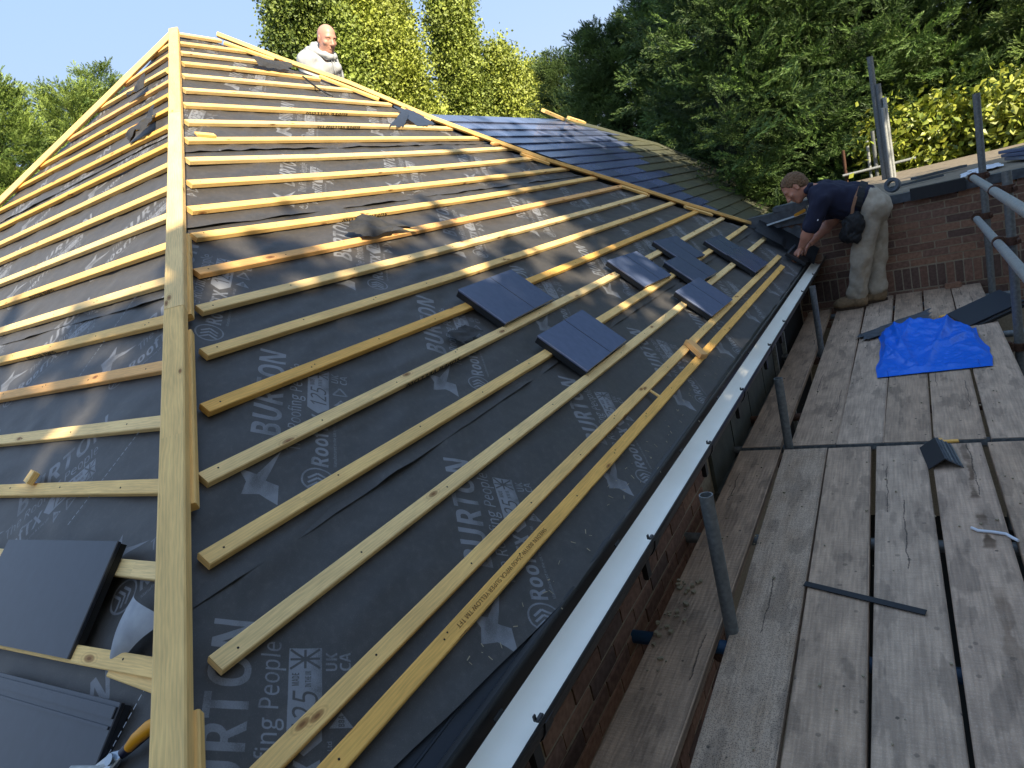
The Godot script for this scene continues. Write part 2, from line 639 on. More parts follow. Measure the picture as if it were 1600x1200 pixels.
# a hand: palm, four bent fingers and a thumb; z along the fingers, y out of the back, x towards the thumb
func hand_shape(T: Transform3D, curl: float, k: float) -> void:
	var P := func(x: float, y: float, z: float) -> Vector3: return T * (Vector3(x, y, z) * k)
	for i in 4:
		cap(P.call(0.030 - 0.020 * i, 0, 0.012), P.call(0.031 - 0.0205 * i, 0.002, 0.082), 0.015 * k, 0.012 * k, 0.012)
	var lens := [0.072, 0.080, 0.074, 0.058]
	for i in 4:
		var x := 0.032 - 0.0205 * i
		var a := Vector3(x, 0.002, 0.084)
		var bend := curl * (0.8 + 0.12 * i)
		var dir := Vector3(0, -sin(bend * 0.5), cos(bend * 0.5))
		for j in 3:
			var l: float = lens[i] * [0.46, 0.30, 0.24][j]
			var b := a + dir * l
			cap(P.call(a.x, a.y, a.z), P.call(b.x, b.y, b.z), (0.0098 - 0.0010 * j) * k, (0.0090 - 0.0010 * j) * k, 0.003)
			a = b
			dir = dir.rotated(Vector3.RIGHT, bend)
	cap(P.call(0.030, -0.004, 0.020), P.call(0.056, -0.014, 0.052), 0.015 * k, 0.0115 * k, 0.010)
	cap(P.call(0.056, -0.014, 0.052), P.call(0.058, -0.026, 0.080), 0.0112 * k, 0.0098 * k, 0.003)
	cap(P.call(0.058, -0.026, 0.080), P.call(0.052, -0.036, 0.100), 0.0098 * k, 0.0082 * k, 0.003)


func aim(at: Vector3, z: Vector3, y: Vector3) -> Transform3D:
	z = z.normalized()
	var x := y.cross(z).normalized()
	return Transform3D(Basis(x, z.cross(x), z), at)


# ---------------------------------------------------------------- trees
func leaf_cluster(n: int, spread: Vector3, size: float, seed_n: int, droop := 0.0) -> ArrayMesh:
	var r := RandomNumberGenerator.new()
	r.seed = seed_n
	var st := new_st()
	st.set_smooth_group(-1)
	for i in n:
		var p := Vector3(r.randfn(0, 0.45), r.randfn(0, 0.45), r.randfn(0, 0.45)) * spread
		var b := Basis.from_euler(Vector3(r.randf_range(-1.2, 1.2), r.randf() * TAU, r.randf_range(-1.0, 1.0)))
		var s := size * r.randf_range(0.7, 1.25)
		p.y -= droop * p.length_squared()
		quad(st, p + b * Vector3(0, 0, -s * 0.55), p + b * Vector3(s * 0.38, s * 0.08, 0), p + b * Vector3(0, 0, s * 0.6), p + b * Vector3(-s * 0.38, s * 0.08, 0))
	return done(st)


# a feathery plume of a cypress: a drooping midrib along +Z with thin shoots all round it, most of them sideways
func spray(seed_n: int, blades: int) -> ArrayMesh:
	var r := RandomNumberGenerator.new()
	r.seed = seed_n
	var st := new_st()
	st.set_smooth_group(-1)
	# three to five side plumes, each set with fine needles
	var axes := [[Vector3.ZERO, Vector3(0, -0.10, 1.0), 1.0]]
	for i in 7:
		var t := 0.12 + 0.11 * i + r.randf_range(-0.03, 0.03)
		var side := -1.0 if i % 2 else 1.0
		axes.append([Vector3(0, -0.10 * t * t, t), Vector3(side * r.randf_range(0.5, 0.75), r.randf_range(-0.10, 0.28), 0.75).normalized(), (1.0 - t) * 0.55 + 0.14])
	for i in blades:
		var q: Array = axes[i % axes.size()]
		var d: Vector3 = (q[1] as Vector3).normalized()
		var t := sqrt(r.randf())
		var o: Vector3 = q[0] + d * q[2] * t
		var out := d.rotated(Vector3(r.randfn(), r.randfn() * 1.8, r.randfn()).normalized(), r.randf_range(0.25, 0.75))
		var l: float = (0.10 + 0.10 * q[2]) * (1.15 - 0.6 * t) * r.randf_range(0.7, 1.2)
		var w := out.cross(Vector3(r.randfn(), r.randfn(), r.randfn())).normalized() * 0.0085
		quad(st, o, o + out * l * 0.45 + w, o + out * l, o + out * l * 0.45 - w)
	return done(st)


func scatter(parent: Node3D, called: String, mesh: Mesh, material: Material, frames: Array, tints: PackedColorArray) -> MultiMeshInstance3D:
	var mm := MultiMesh.new()
	mm.transform_format = MultiMesh.TRANSFORM_3D
	mm.use_colors = true
	mm.mesh = mesh
	mm.instance_count = frames.size()
	for i in frames.size():
		mm.set_instance_transform(i, frames[i])
		mm.set_instance_color(i, tints[i])
	var o := MultiMeshInstance3D.new()
	o.name = numbered(called, parent)
	o.multimesh = mm
	o.material_override = material
	o.set_meta("kind", "stuff")
	parent.add_child(o, true)
	return o


func leaf_mat(back: Color, rough := 0.55) -> StandardMaterial3D:
	var m := mat(Color.WHITE, rough)
	m.vertex_color_use_as_albedo = true
	m.backlight_enabled = true
	m.backlight = back
	return m


func trunk_mesh(h: float, r: float, lean: Vector3, seed_n: int) -> ArrayMesh:
	var st := new_st()
	var g := RandomNumberGenerator.new()
	g.seed = seed_n
	var pts := []
	for i in 9:
		var t := i / 8.0
		pts.append(Vector3(g.randf_range(-0.05, 0.05), h * t, g.randf_range(-0.05, 0.05)) + lean * t * t)
	var fr := frames_on(pts, Vector3.BACK)
	for i in 9:
		var s := r * (1.0 - 0.88 * i / 8.0) * (1.25 if i == 0 else 1.0)
		fr[i] = fr[i] * Transform3D(Basis().scaled(Vector3(s, s, 1)), Vector3.ZERO)
	sweep(st, ring(1.0, 12), fr, Vector2.ZERO, true)
	return done(st)


func limbs_mesh(list: Array) -> ArrayMesh:
	var st := new_st()
	for l in list:
		var fr := frames_on(l[0], Vector3.RIGHT)
		for i in fr.size():
			var s: float = l[1] * (1.0 - 0.8 * i / (fr.size() - 1.0))
			fr[i] = fr[i] * Transform3D(Basis().scaled(Vector3(s, s, 1)), Vector3.ZERO)
		sweep(st, ring(1.0, 6), fr, Vector2.ZERO, true)
	return done(st)


# upright poplar: many ascending plumes round a trunk
func poplar(label: String, at: Vector3, h: float, rad: float, seed_n: int, cols: Array, plumes: int, group: String) -> void:
	var o := thing("poplar_tree", label, "tree", group, at)
	var r := RandomNumberGenerator.new()
	r.seed = seed_n
	part(o, "trunk", trunk_mesh(h * 0.93, 0.24, Vector3.ZERO, seed_n), M.bark)
	var frames := []
	var tints := PackedColorArray()
	var limbs := []
	for i in plumes:
		var a := r.randf() * TAU
		var t0 := pow(float(i) / plumes, 0.85) * 0.80
		var out := rad * sqrt(r.randf_range(0.08, 1.0)) * (1.0 - 0.55 * t0 * t0)
		var base := Vector3(0, h * maxf(t0 - 0.06, 0.02), 0)
		var len := h * r.randf_range(0.22, 0.36) * (1.0 - 0.45 * t0)
		var mid := Vector3(cos(a) * out, h * t0 + len * 0.35, sin(a) * out)
		var tip := Vector3(cos(a) * out * 0.86, minf(h * t0 + len * 1.15, h * r.randf_range(0.95, 1.0)), sin(a) * out * 0.86)
		limbs.append([[base, mid, tip], 0.05])
		var hue := r.randf()
		var n := int(26 + len * 16)
		for j in n:
			var t := r.randf()
			var c := base.lerp(mid, t * 2.0) if t < 0.5 and t0 < 0.15 else mid.lerp(tip, t)
			var w := minf(0.50, 0.18 + rad * 0.30) * sin(PI * clampf(0.12 + t * 0.86, 0, 1)) + 0.05
			c += Vector3(r.randfn(0, w * 0.62), r.randfn(0, 0.24), r.randfn(0, w * 0.62))
			frames.append(Transform3D(Basis.from_euler(Vector3(r.randf() * TAU, r.randf() * TAU, r.randf() * TAU)).scaled(Vector3.ONE * r.randf_range(0.75, 1.25)), c))
			var mix := clampf(hue * 0.55 + r.randf() * 0.6 + (c.dot(Vector3(0.7, 0, 0.5)) / rad) * 0.2, 0, 1)  # yellower towards the sun: sunlight put into the leaf tint
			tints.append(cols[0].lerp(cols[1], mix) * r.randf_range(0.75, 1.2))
	part(o, "limbs", limbs_mesh(limbs), M.bark)
	scatter(o, "crown", M.poplar_leaves, M.leaf_poplar, frames, tints)


# cypress: tiers of feathery boughs, ragged outline, core in the colour of inner shade
func cypress(label: String, at: Vector3, h: float, rad: float, seed_n: int, cols: Array, boughs: int, scale: float, group: String, t_low := 0.02) -> void:
	var o := thing("cypress_tree", label, "tree", group, at)
	var r := RandomNumberGenerator.new()
	r.seed = seed_n
	part(o, "trunk", trunk_mesh(h * 0.95, 0.28, Vector3.ZERO, seed_n), M.bark)
	var limbs := []
	var frames := []
	var tints := PackedColorArray()
	for i in boughs:
		var t := t_low + (1.0 - t_low) * pow((i + r.randf()) / boughs, 1.15)
		var a := r.randf() * TAU
		var reach := rad * pow(1.0 - t, 0.72) * r.randf_range(0.66, 1.22) + 0.25
		var dir := Vector3(cos(a), 0, sin(a))
		var rise := lerpf(0.05, 0.75, t) + r.randf_range(-0.12, 0.22)
		var base := Vector3(0, h * t - reach * 0.2, 0)
		var hue := r.randf()
		var pts := []
		for j in 5:
			var s := j / 4.0
			pts.append(base + dir * reach * s + Vector3(0, rise * reach * s + 0.16 * reach * s * s, 0))
		limbs.append([pts.slice(0, 3), 0.035])
		var n := int(7 + reach * 8.5)
		for j in n:
			var s := 0.16 + 0.84 * sqrt(r.randf())
			var c: Vector3 = base + dir * reach * s + Vector3(0, rise * reach * s + 0.16 * reach * s * s, 0)
			c += Vector3(r.randfn(0, 0.16), r.randfn(0, 0.14), r.randfn(0, 0.16)) * (0.5 + reach * 0.35)
			var out := (dir.rotated(Vector3.UP, r.randfn(0, 0.75)) + Vector3(0, rise + r.randfn(0.05, 0.42), 0)).normalized()
			var T := aim(c, out, Vector3.UP.rotated(dir, r.randfn(0, 0.5)))
			var sz := scale * r.randf_range(0.55, 1.15)
			frames.append(Transform3D(T.basis.scaled_local(Vector3.ONE * sz), c))
			var mix := pow(clampf(s * 0.6 + hue * 0.3 + r.randf() * 0.45 - 0.25, 0, 1), 1.6)  # tips tinted brighter and the inside darker, as light would fall
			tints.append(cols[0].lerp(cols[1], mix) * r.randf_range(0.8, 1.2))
	part(o, "limbs", limbs_mesh(limbs), M.bark)
	# solid near-black core coloured as the shade inside the crown; lets no sky through
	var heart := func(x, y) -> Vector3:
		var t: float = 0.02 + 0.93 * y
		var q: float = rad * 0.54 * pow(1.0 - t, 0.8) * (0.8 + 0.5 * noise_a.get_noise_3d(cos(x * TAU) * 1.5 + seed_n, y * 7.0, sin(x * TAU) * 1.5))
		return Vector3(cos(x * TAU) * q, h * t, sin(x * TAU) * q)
	part(o, "crown_shade_core", grid_mesh(40, 60, heart, func(x, y): return Vector2(x, y)), M.crown_shade_core)
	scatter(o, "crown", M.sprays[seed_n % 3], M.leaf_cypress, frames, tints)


# round-headed broadleaf tree or shrub built from leaf clusters on the ends of limbs
func broadleaf(called: String, label: String, at: Vector3, h: float, rad: Vector3, seed_n: int, cols: Array, count: int, mesh: Mesh, material: Material, low: float, group := "") -> void:
	var o := thing(called, label, "shrub" if h < 5.0 else "tree", group, at)
	var r := RandomNumberGenerator.new()
	r.seed = seed_n
	part(o, "trunk", trunk_mesh(h * 0.7, 0.05 * h * 0.5, Vector3.ZERO, seed_n), M.bark)
	var limbs := []
	var frames := []
	var tints := PackedColorArray()
	var lobes := []
	for i in maxi(8, count / 70):
		var d := Vector3(r.randfn(), r.randfn(), r.randfn()).normalized() * pow(r.randf(), 0.4)
		var c := Vector3(d.x * rad.x, h * (low + 1.0) / 2 + d.y * rad.y, d.z * rad.z)
		lobes.append([c, r.randf_range(0.24, 0.42) * minf(rad.x, rad.y), r.randf()])
		limbs.append([[Vector3(0, h * low * 0.8, 0), c * Vector3(0.5, 0.8, 0.5), c], 0.02 * h * 0.5])
	for i in count:
		var l: Array = lobes[i % lobes.size()]
		var d := Vector3(r.randfn(), r.randfn(), r.randfn()).normalized() * (0.45 + 0.65 * r.randf())
		var c: Vector3 = l[0] + d * l[1]
		frames.append(Transform3D(Basis.from_euler(Vector3(r.randf() * TAU, r.randf() * TAU, r.randf() * TAU)).scaled(Vector3.ONE * r.randf_range(0.7, 1.3)), c))
		tints.append(cols[0].lerp(cols[1], clampf(l[2] * 0.4 + r.randf() * 0.7, 0, 1)) * r.randf_range(0.75, 1.2))
	part(o, "limbs", limbs_mesh(limbs), M.bark)
	scatter(o, "crown", mesh, material, frames, tints)


# ---------------------------------------------------------------- the scene
func _ready() -> void:
	var cam := Camera3D.new()
	cam.name = "camera"
	cam.fov = 60.57
	cam.near = 0.05
	cam.far = 3000.0
	cam.transform = Transform3D(Basis(Vector3(0.8415, -0.2407, -0.4837), Vector3(0.0905, 0.9454, -0.3131), Vector3(0.5327, 0.2197, 0.8173)).orthonormalized(), Vector3(0, EYE, 0))
	add_child(cam)
	cam.current = true

	var env := Environment.new()
	env.background_mode = Environment.BG_SKY
	var sky_mat := ProceduralSkyMaterial.new()
	sky_mat.sky_top_color = Color(0.445, 0.545, 0.68)
	sky_mat.sky_horizon_color = Color(0.59, 0.63, 0.675)
	sky_mat.sky_curve = 0.16
	sky_mat.ground_bottom_color = Color(0.30, 0.30, 0.27)
	sky_mat.ground_horizon_color = Color(0.50, 0.52, 0.48)
	sky_mat.sun_angle_max = 42.0  # wide glow round the unseen sun, set to brighten the shaded parts
	sky_mat.sun_curve = 0.5
	sky_mat.sky_energy_multiplier = 0.94
	var sky := Sky.new()
	sky.sky_material = sky_mat
	env.sky = sky
	env.ambient_light_source = Environment.AMBIENT_SOURCE_SKY
	env.tonemap_mode = Environment.TONE_MAPPER_LINEAR
	env.tonemap_exposure = 3.0
	env.sdfgi_enabled = true
	env.ssao_enabled = true
	env.ssil_enabled = true
	var we := WorldEnvironment.new()
	we.name = "world_environment"
	we.environment = env
	add_child(we)

	var sun := DirectionalLight3D.new()
	sun.name = "sun"
	sun.light_energy = 1.05
	sun.light_color = Color(1.0, 0.95, 0.85)
	sun.light_angular_distance = 0.5
	sun.shadow_enabled = true
	var to_sun := Vector3(0.72, 0.56, 0.41).normalized()
	sun.transform = Transform3D(Basis.looking_at(-to_sun, Vector3.UP), Vector3.ZERO)
	add_child(sun)

	rng.seed = 20240917
	noise_a.seed = 3; noise_a.frequency = 1.0; noise_a.fractal_octaves = 3
	noise_b.seed = 8; noise_b.frequency = 1.0; noise_b.fractal_octaves = 2
	noise_c.seed = 12; noise_c.frequency = 1.0; noise_c.fractal_octaves = 2

	make_materials()
	make_ground()
	make_house()
	make_tiled_wing()
	make_extension()
	make_scaffold()
	make_trees()
	make_roof_items()
	make_deck_items()
	make_extension_items()
	make_roofer_in_navy()
	make_roofer_in_hoodie()


func make_materials() -> void:
	var wood_tex := texture_of(wood_image(4))
	var tones := [Color(1, 1, 1), Color(1.0, 0.95, 0.85), Color(0.96, 0.86, 0.78), Color(1.0, 0.97, 0.90), Color(0.98, 0.88, 0.66)]
	M.wood = []
	for c in tones:
		var m := mat(c, 0.72)
		m.albedo_texture = wood_tex
		m.uv1_scale = Vector3(0.5, 4.0, 1)
		M.wood.append(m)
	M.boards = []
	var specs := [[11, Color(0.66, 0.55, 0.45), 0.0, 0.0], [12, Color(0.755, 0.63, 0.51), 0.6, 0.0], [13, Color(0.69, 0.58, 0.48), 0.0, 0.0], [14, Color(0.71, 0.605, 0.51), 0.0, 0.0], [15, Color(0.71, 0.60, 0.505), 0.0, 1.0]]
	for s in specs:
		var im := board_images(s[0], s[1], s[2], s[3])
		var m := mat(Color.WHITE, 0.86)
		m.albedo_texture = texture_of(im[0])
		m.normal_enabled = true
		m.normal_texture = texture_of(im[1])
		m.normal_scale = 1.0
		m.uv1_scale = Vector3(0.25, 4.2, 1)
		M.boards.append(m)
	var under := texture_of(underlay_image())
	M.underlay = mat(Color.WHITE, 0.52)
	M.underlay.albedo_texture = under
	M.underlay.metallic_specular = 0.5
	M.underlay.rim_enabled = true
	M.underlay.rim = 0.22
	M.underlay.rim_tint = 0.4
	M.black_cloth = tri_mat(noise_tex(0.03, Color(0.16, 0.155, 0.15), Color(0.26, 0.25, 0.245), 5), 2.0, 0.7)
	M.felt_back = tri_mat(noise_tex(0.02, Color(0.52, 0.53, 0.55), Color(0.66, 0.67, 0.68), 6), 2.0, 0.7)
	M.slate = []  # blue raised in the colour to stand for sky reflected at a low angle
	for i in 4:
		var g := 0.25 + 0.02 * i
		var t := tri_mat(noise_tex(0.02, Color(g * 1.16, g * 1.30, g * 1.66), Color(g * 1.30, g * 1.44, g * 1.82), 40 + i), 2.5, 0.27)
		t.metallic_specular = 1.0
		M.slate.append(t)
	M.slate_own_tone = tri_mat(noise_tex(0.02, Color(0.17, 0.185, 0.215), Color(0.21, 0.23, 0.27), 47), 2.5, 0.34)  # the same tile without the reflected sky in its colour
	M.slate_edge = mat(Color(0.10, 0.105, 0.115), 0.6)
	M.olive_grey = []
	for i in 3:
		var t := tri_mat(noise_tex(0.012, Color(0.27 + 0.015 * i, 0.285 + 0.015 * i, 0.25), Color(0.40, 0.395, 0.32), 50 + i), 1.5, 0.45)
		M.olive_grey.append(t)
	M.gutter_white = tri_mat(noise_tex(0.006, Color(0.86, 0.83, 0.77), Color(0.95, 0.93, 0.88), 90), 0.6, 0.4)
	M.gutter_black = mat(Color(0.075, 0.078, 0.085), 0.35)
	M.tray = mat(Color(0.13, 0.15, 0.19), 0.38)
	M.bricks = []
	var bt := [Color(0.55, 0.395, 0.31), Color(0.50, 0.355, 0.28), Color(0.60, 0.435, 0.335), Color(0.41, 0.305, 0.255), Color(0.54, 0.395, 0.32)]
	for i in bt.size():
		var c: Color = bt[i]
		M.bricks.append(tri_mat(noise_tex(0.035, c.darkened(0.22), c.lightened(0.08), 60 + i, 5, 256), 3.0, 0.9))
	M.mortar = tri_mat(noise_tex(0.05, Color(0.56, 0.50, 0.42), Color(0.68, 0.62, 0.52), 71, 5, 256), 3.0, 0.95)
	M.steel = tri_mat(noise_tex(0.03, Color(0.52, 0.53, 0.52), Color(0.72, 0.72, 0.70), 72), 2.5, 0.5)
	M.steel.metallic = 0.25
	M.steel_dark = tri_mat(noise_tex(0.03, Color(0.34, 0.35, 0.35), Color(0.52, 0.53, 0.52), 73), 2.5, 0.5)
	M.steel_dark.metallic = 0.25
	M.rust = tri_mat(noise_tex(0.05, Color(0.22, 0.13, 0.09), Color(0.42, 0.30, 0.22), 74, 5, 256), 6.0, 0.8)
	M.rust.metallic = 0.2
	M.blue_paint = mat(Color(0.11, 0.25, 0.36), 0.5)
	M.render_panel = tri_mat(noise_tex(0.012, Color(0.27, 0.28, 0.255), Color(0.37, 0.375, 0.34), 75), 1.2, 0.55)
	M.dark = mat(Color(0.06, 0.06, 0.06), 0.9)
	M.lead = tri_mat(noise_tex(0.015, Color(0.22, 0.24, 0.26), Color(0.36, 0.385, 0.41), 76), 1.6, 0.45)
	M.deck_felt = tri_mat(noise_tex(0.02, Color(0.44, 0.395, 0.33), Color(0.58, 0.525, 0.45), 77), 1.0, 0.95)
	M.tarp = mat(Color(0.03, 0.42, 0.88), 0.36)
	M.bark = tri_mat(noise_tex(0.04, Color(0.22, 0.19, 0.15), Color(0.40, 0.36, 0.30), 78, 5, 256), 1.5, 0.95)
	M.leaf_poplar = leaf_mat(Color(0.30, 0.36, 0.05))
	M.leaf_cypress = leaf_mat(Color(0.10, 0.16, 0.03), 0.6)
	M.leaf_laurel = leaf_mat(Color(0.34, 0.38, 0.05), 0.4)
	M.crown_shade_core = tri_mat(noise_tex(0.05, lin(0.006, 0.009, 0.004), lin(0.03, 0.042, 0.014), 91), 1.2, 0.95)  # near-black for the shade deep in the crown
	M.poplar_leaves = leaf_cluster(64, Vector3(0.46, 0.60, 0.46), 0.105, 5)
	M.laurel_leaves = leaf_cluster(60, Vector3(0.36, 0.32, 0.36), 0.085, 6)
	M.big_leaves = leaf_cluster(46, Vector3(0.85, 0.75, 0.85), 0.26, 7)
	M.sprays = [spray(1, 260), spray(2, 260), spray(3, 260)]
	M.skin = mat(Color(0.76, 0.53, 0.43), 0.5)
	M.skin.subsurf_scatter_enabled = true
	M.skin.subsurf_scatter_strength = 0.08
	M.skin_pale = mat(Color(0.79, 0.585, 0.50), 0.45)
	M.navy = mat(Color(0.105, 0.115, 0.20), 0.9)
	M.trousers = tri_mat(noise_tex(0.02, Color(0.60, 0.55, 0.48), Color(0.72, 0.67, 0.59), 79), 2.0, 0.95)
	M.boots = tri_mat(noise_tex(0.03, Color(0.44, 0.36, 0.26), Color(0.62, 0.52, 0.39), 80, 5, 256), 4.0, 0.85)
	M.sole = mat(Color(0.26, 0.20, 0.14), 0.9)
	M.hair = tri_mat(noise_tex(0.12, Color(0.34, 0.24, 0.16), Color(0.52, 0.40, 0.28), 81, 3, 256), 6.0, 0.8)
	M.hoodie = tri_mat(noise_tex(0.02, Color(0.62, 0.63, 0.64), Color(0.72, 0.72, 0.72), 82), 2.0, 0.95)
	M.leather = mat(Color(0.055, 0.055, 0.06), 0.7)
	M.strap = mat(Color(0.55, 0.40, 0.30), 0.8)
	M.yellow = mat(Color(0.86, 0.58, 0.06), 0.4)
	M.navy_grip = mat(Color(0.05, 0.07, 0.18), 0.4)
	M.chrome = mat(Color(0.62, 0.65, 0.68), 0.25, 0.9)
	M.white = mat(Color(0.85, 0.86, 0.88), 0.6)
	M.ink = mat(Color(0.13, 0.10, 0.06), 0.8)
	M.ink_pale = mat(Color(0.42, 0.30, 0.13), 0.8)
	M.nail = mat(Color(0.13, 0.11, 0.09), 0.5, 0.5)
	M.shaded_ground = tri_mat(noise_tex(0.03, Color(0.05, 0.05, 0.035), Color(0.10, 0.10, 0.065), 83), 0.5, 0.95)  # near-black so the gaps between boards look deep in shade
	M.pebble = mat(Color(0.60, 0.55, 0.45), 0.9)


func make_ground() -> void:
	structure("ground", grid_mesh(60, 60, func(x, y): return Vector3((x - 0.5) * 2400, -2.35 + 0.05 * noise_a.get_noise_2d(x * 300, y * 300), (y - 0.5) * 2400), func(x, y): return Vector2(x, y)), M.shaded_ground)


# ---------------------------------------------------------------- the house under the new roof
func u_hip(s: float) -> float: return 3.41 - 0.725 * s            # near hip, on R
func v_hip(s: float) -> float: return 0.10 - 0.79 * s             # the same hip, on L (v is negative here)
func v_far(s: float) -> float: return 0.17 + 1.05 * s             # the other hip of L
func u_far(s: float) -> float:                                     # far hip, on R
	var p := [[-0.1, 3.62], [0.37, 4.06], [0.75, 4.38], [1.41, 4.74], [2.17, 5.33], [2.64, 5.86], [3.15, 6.40], [3.98, 7.36], [4.7, 8.2]]
	for i in p.size() - 1:
		if s <= p[i + 1][0]:
			return lerpf(p[i][1], p[i + 1][1], (s - p[i][0]) / (p[i + 1][0] - p[i][0]))
	return 8.2


func cloth_off(a: float, s: float, seed_o: float) -> float:
	# held down at the battens, rippled between them
	var free := pow(absf(sin(PI * (s + 0.01) / 0.2078)), 0.6)
	var ridge := 1.0 - absf(noise_b.get_noise_2d((a * 0.9 + s * 1.3) * 1.5 + seed_o, (a - s) * 0.5))
	var ridge2 := 1.0 - absf(noise_b.get_noise_2d(a * 0.8 + seed_o * 2.0, s * 2.6 + a * 0.5))
	var w := 0.0055 * pow(ridge, 9.0) + 0.005 * pow(ridge2, 12.0) - 0.003 + 0.0075 * noise_a.get_noise_2d(a * 1.1 + seed_o, s * 3.2) + 0.0045 * noise_b.get_noise_2d(a * 4.5 + seed_o, s * 8.0)
	# long soft creases running down from the hips
	w += 0.007 * maxf(0.0, noise_a.get_noise_2d((a * 0.55 + s * 0.9) * 2.4 + seed_o, (a - s) * 0.35)) 
	return -0.0255 + w * (0.25 + 0.75 * free)


func underlay_sheet(parent: Node3D, on_r: bool, s0: float, s1: Callable, seed_o: float, origin: Vector2) -> void:
	var P: Callable = R3 if on_r else L3
	var lo: Callable = (func(s): return u_hip(s)) if on_r else (func(s): return v_hip(s))
	var hi: Callable = u_far if on_r else v_far
	var f := func(x, y) -> Vector3:
		var mid: float = lerpf(lo.call(s0 + 0.5), hi.call(s0 + 0.5), x)
		var e: float = s1.call(mid)
		var s: float = lerpf(s0, e, y)
		var a: float = lerpf(lo.call(s), hi.call(s), x)
		s = lerpf(s0, s1.call(a), y)
		a = lerpf(lo.call(s), hi.call(s), x)
		var off := cloth_off(a, s, seed_o)
		if y < 0.12:
			off -= 0.004 * (1.0 - y / 0.12)
		var near_edge := clampf((s - (s1.call(a) - 0.05)) / 0.05, 0, 1)
		off += near_edge * (0.0045 + 0.010 * maxf(0.0, noise_b.get_noise_2d(a * 3.0 + seed_o, 9.0) - 0.12))
		s += near_edge * 0.004 * noise_b.get_noise_2d(a * 2.2 + seed_o, 40.0)
		return P.call(a, s, off)
	var uvf := func(x, y) -> Vector2:
		var mid: float = lerpf(lo.call(s0 + 0.5), hi.call(s0 + 0.5), x)
		var s: float = lerpf(s0, s1.call(mid), y)
		var a: float = lerpf(lo.call(s), hi.call(s), x)
		s = lerpf(s0, s1.call(a), y)
		a = lerpf(lo.call(s), hi.call(s), x)
		var q := Vector2(a if on_r else -a, s) - origin
		var beta := q.y / 0.685
		return Vector2((q.x + 0.193 * beta) / 0.845, beta)
	var ln: float = s1.call(3.0 if on_r else 0.0) - s0
	part(parent, "underlay_sheet", grid_mesh(150, int(ln / 0.017), f, uvf), M.underlay)


func lettering(parent: Node3D, text: String, at: Vector3, along: Vector3, up: Vector3, length: float, height: float, material: Material, bold := true) -> void:
	var t := text_arrays(text, bold)
	var vs: PackedVector3Array = t[0]
	var bb: AABB = t[1]
	var st := new_st()
	for v in vs:
		st.set_normal(along.cross(up).normalized())
		st.set_uv(Vector2.ZERO)
		st.add_vertex(at + along * ((v.x - bb.position.x) / bb.size.x * length) + up * ((v.y - bb.position.y) / bb.size.y * height))
	part(parent, "lettering", st.commit(), material).set_meta("kind", "stuff")


func batten(parent: Node3D, pts: Array, n: Vector3, w: float, t: float, tone := -1, nails := true) -> MeshInstance3D:
	var st := new_st()
	sweep(st, bar(w, t, 0.0025), frames_on(pts, n), Vector2(rng.randf() * 2.0, rng.randf() * 0.2))
	var m: Material = M.wood[rng.randi() % 5 if tone < 0 else tone]
	var o := part(parent, "batten", done(st), m)
	if nails:
		# nail heads where the rafters lie, one mesh for the row
		var ns := new_st()
		var a: Vector3 = pts[0]
		var b: Vector3 = pts[-1]
		var d := (b - a).normalized()
		var x := n.cross(d).normalized()
		var len := a.distance_to(b)
		var p := 0.05
		while p < len - 0.02:
			var c := sample(pts, p / len) + n * 0.0008 + x * rng.randf_range(-0.008, 0.008)
			sweep(ns, ring(0.0027, 6), [Transform3D(Basis(x, d, n), c - n * 0.004), Transform3D(Basis(x, d, n), c)])
			if rng.randf() < 0.25:
				c += d * 0.02 + x * 0.006
				sweep(ns, ring(0.0024, 6), [Transform3D(Basis(x, d, n), c - n * 0.004), Transform3D(Basis(x, d, n), c)])
			p += 0.36 + rng.randf_range(-0.02, 0.02)
		part(o, "nail_heads", done(ns), M.nail).set_meta("kind", "stuff")
	return o


func sample(pts: Array, t: float) -> Vector3:
	var k := t * (pts.size() - 1)
	var i := mini(int(k), pts.size() - 2)
	return (pts[i] as Vector3).lerp(pts[i + 1], k - i)


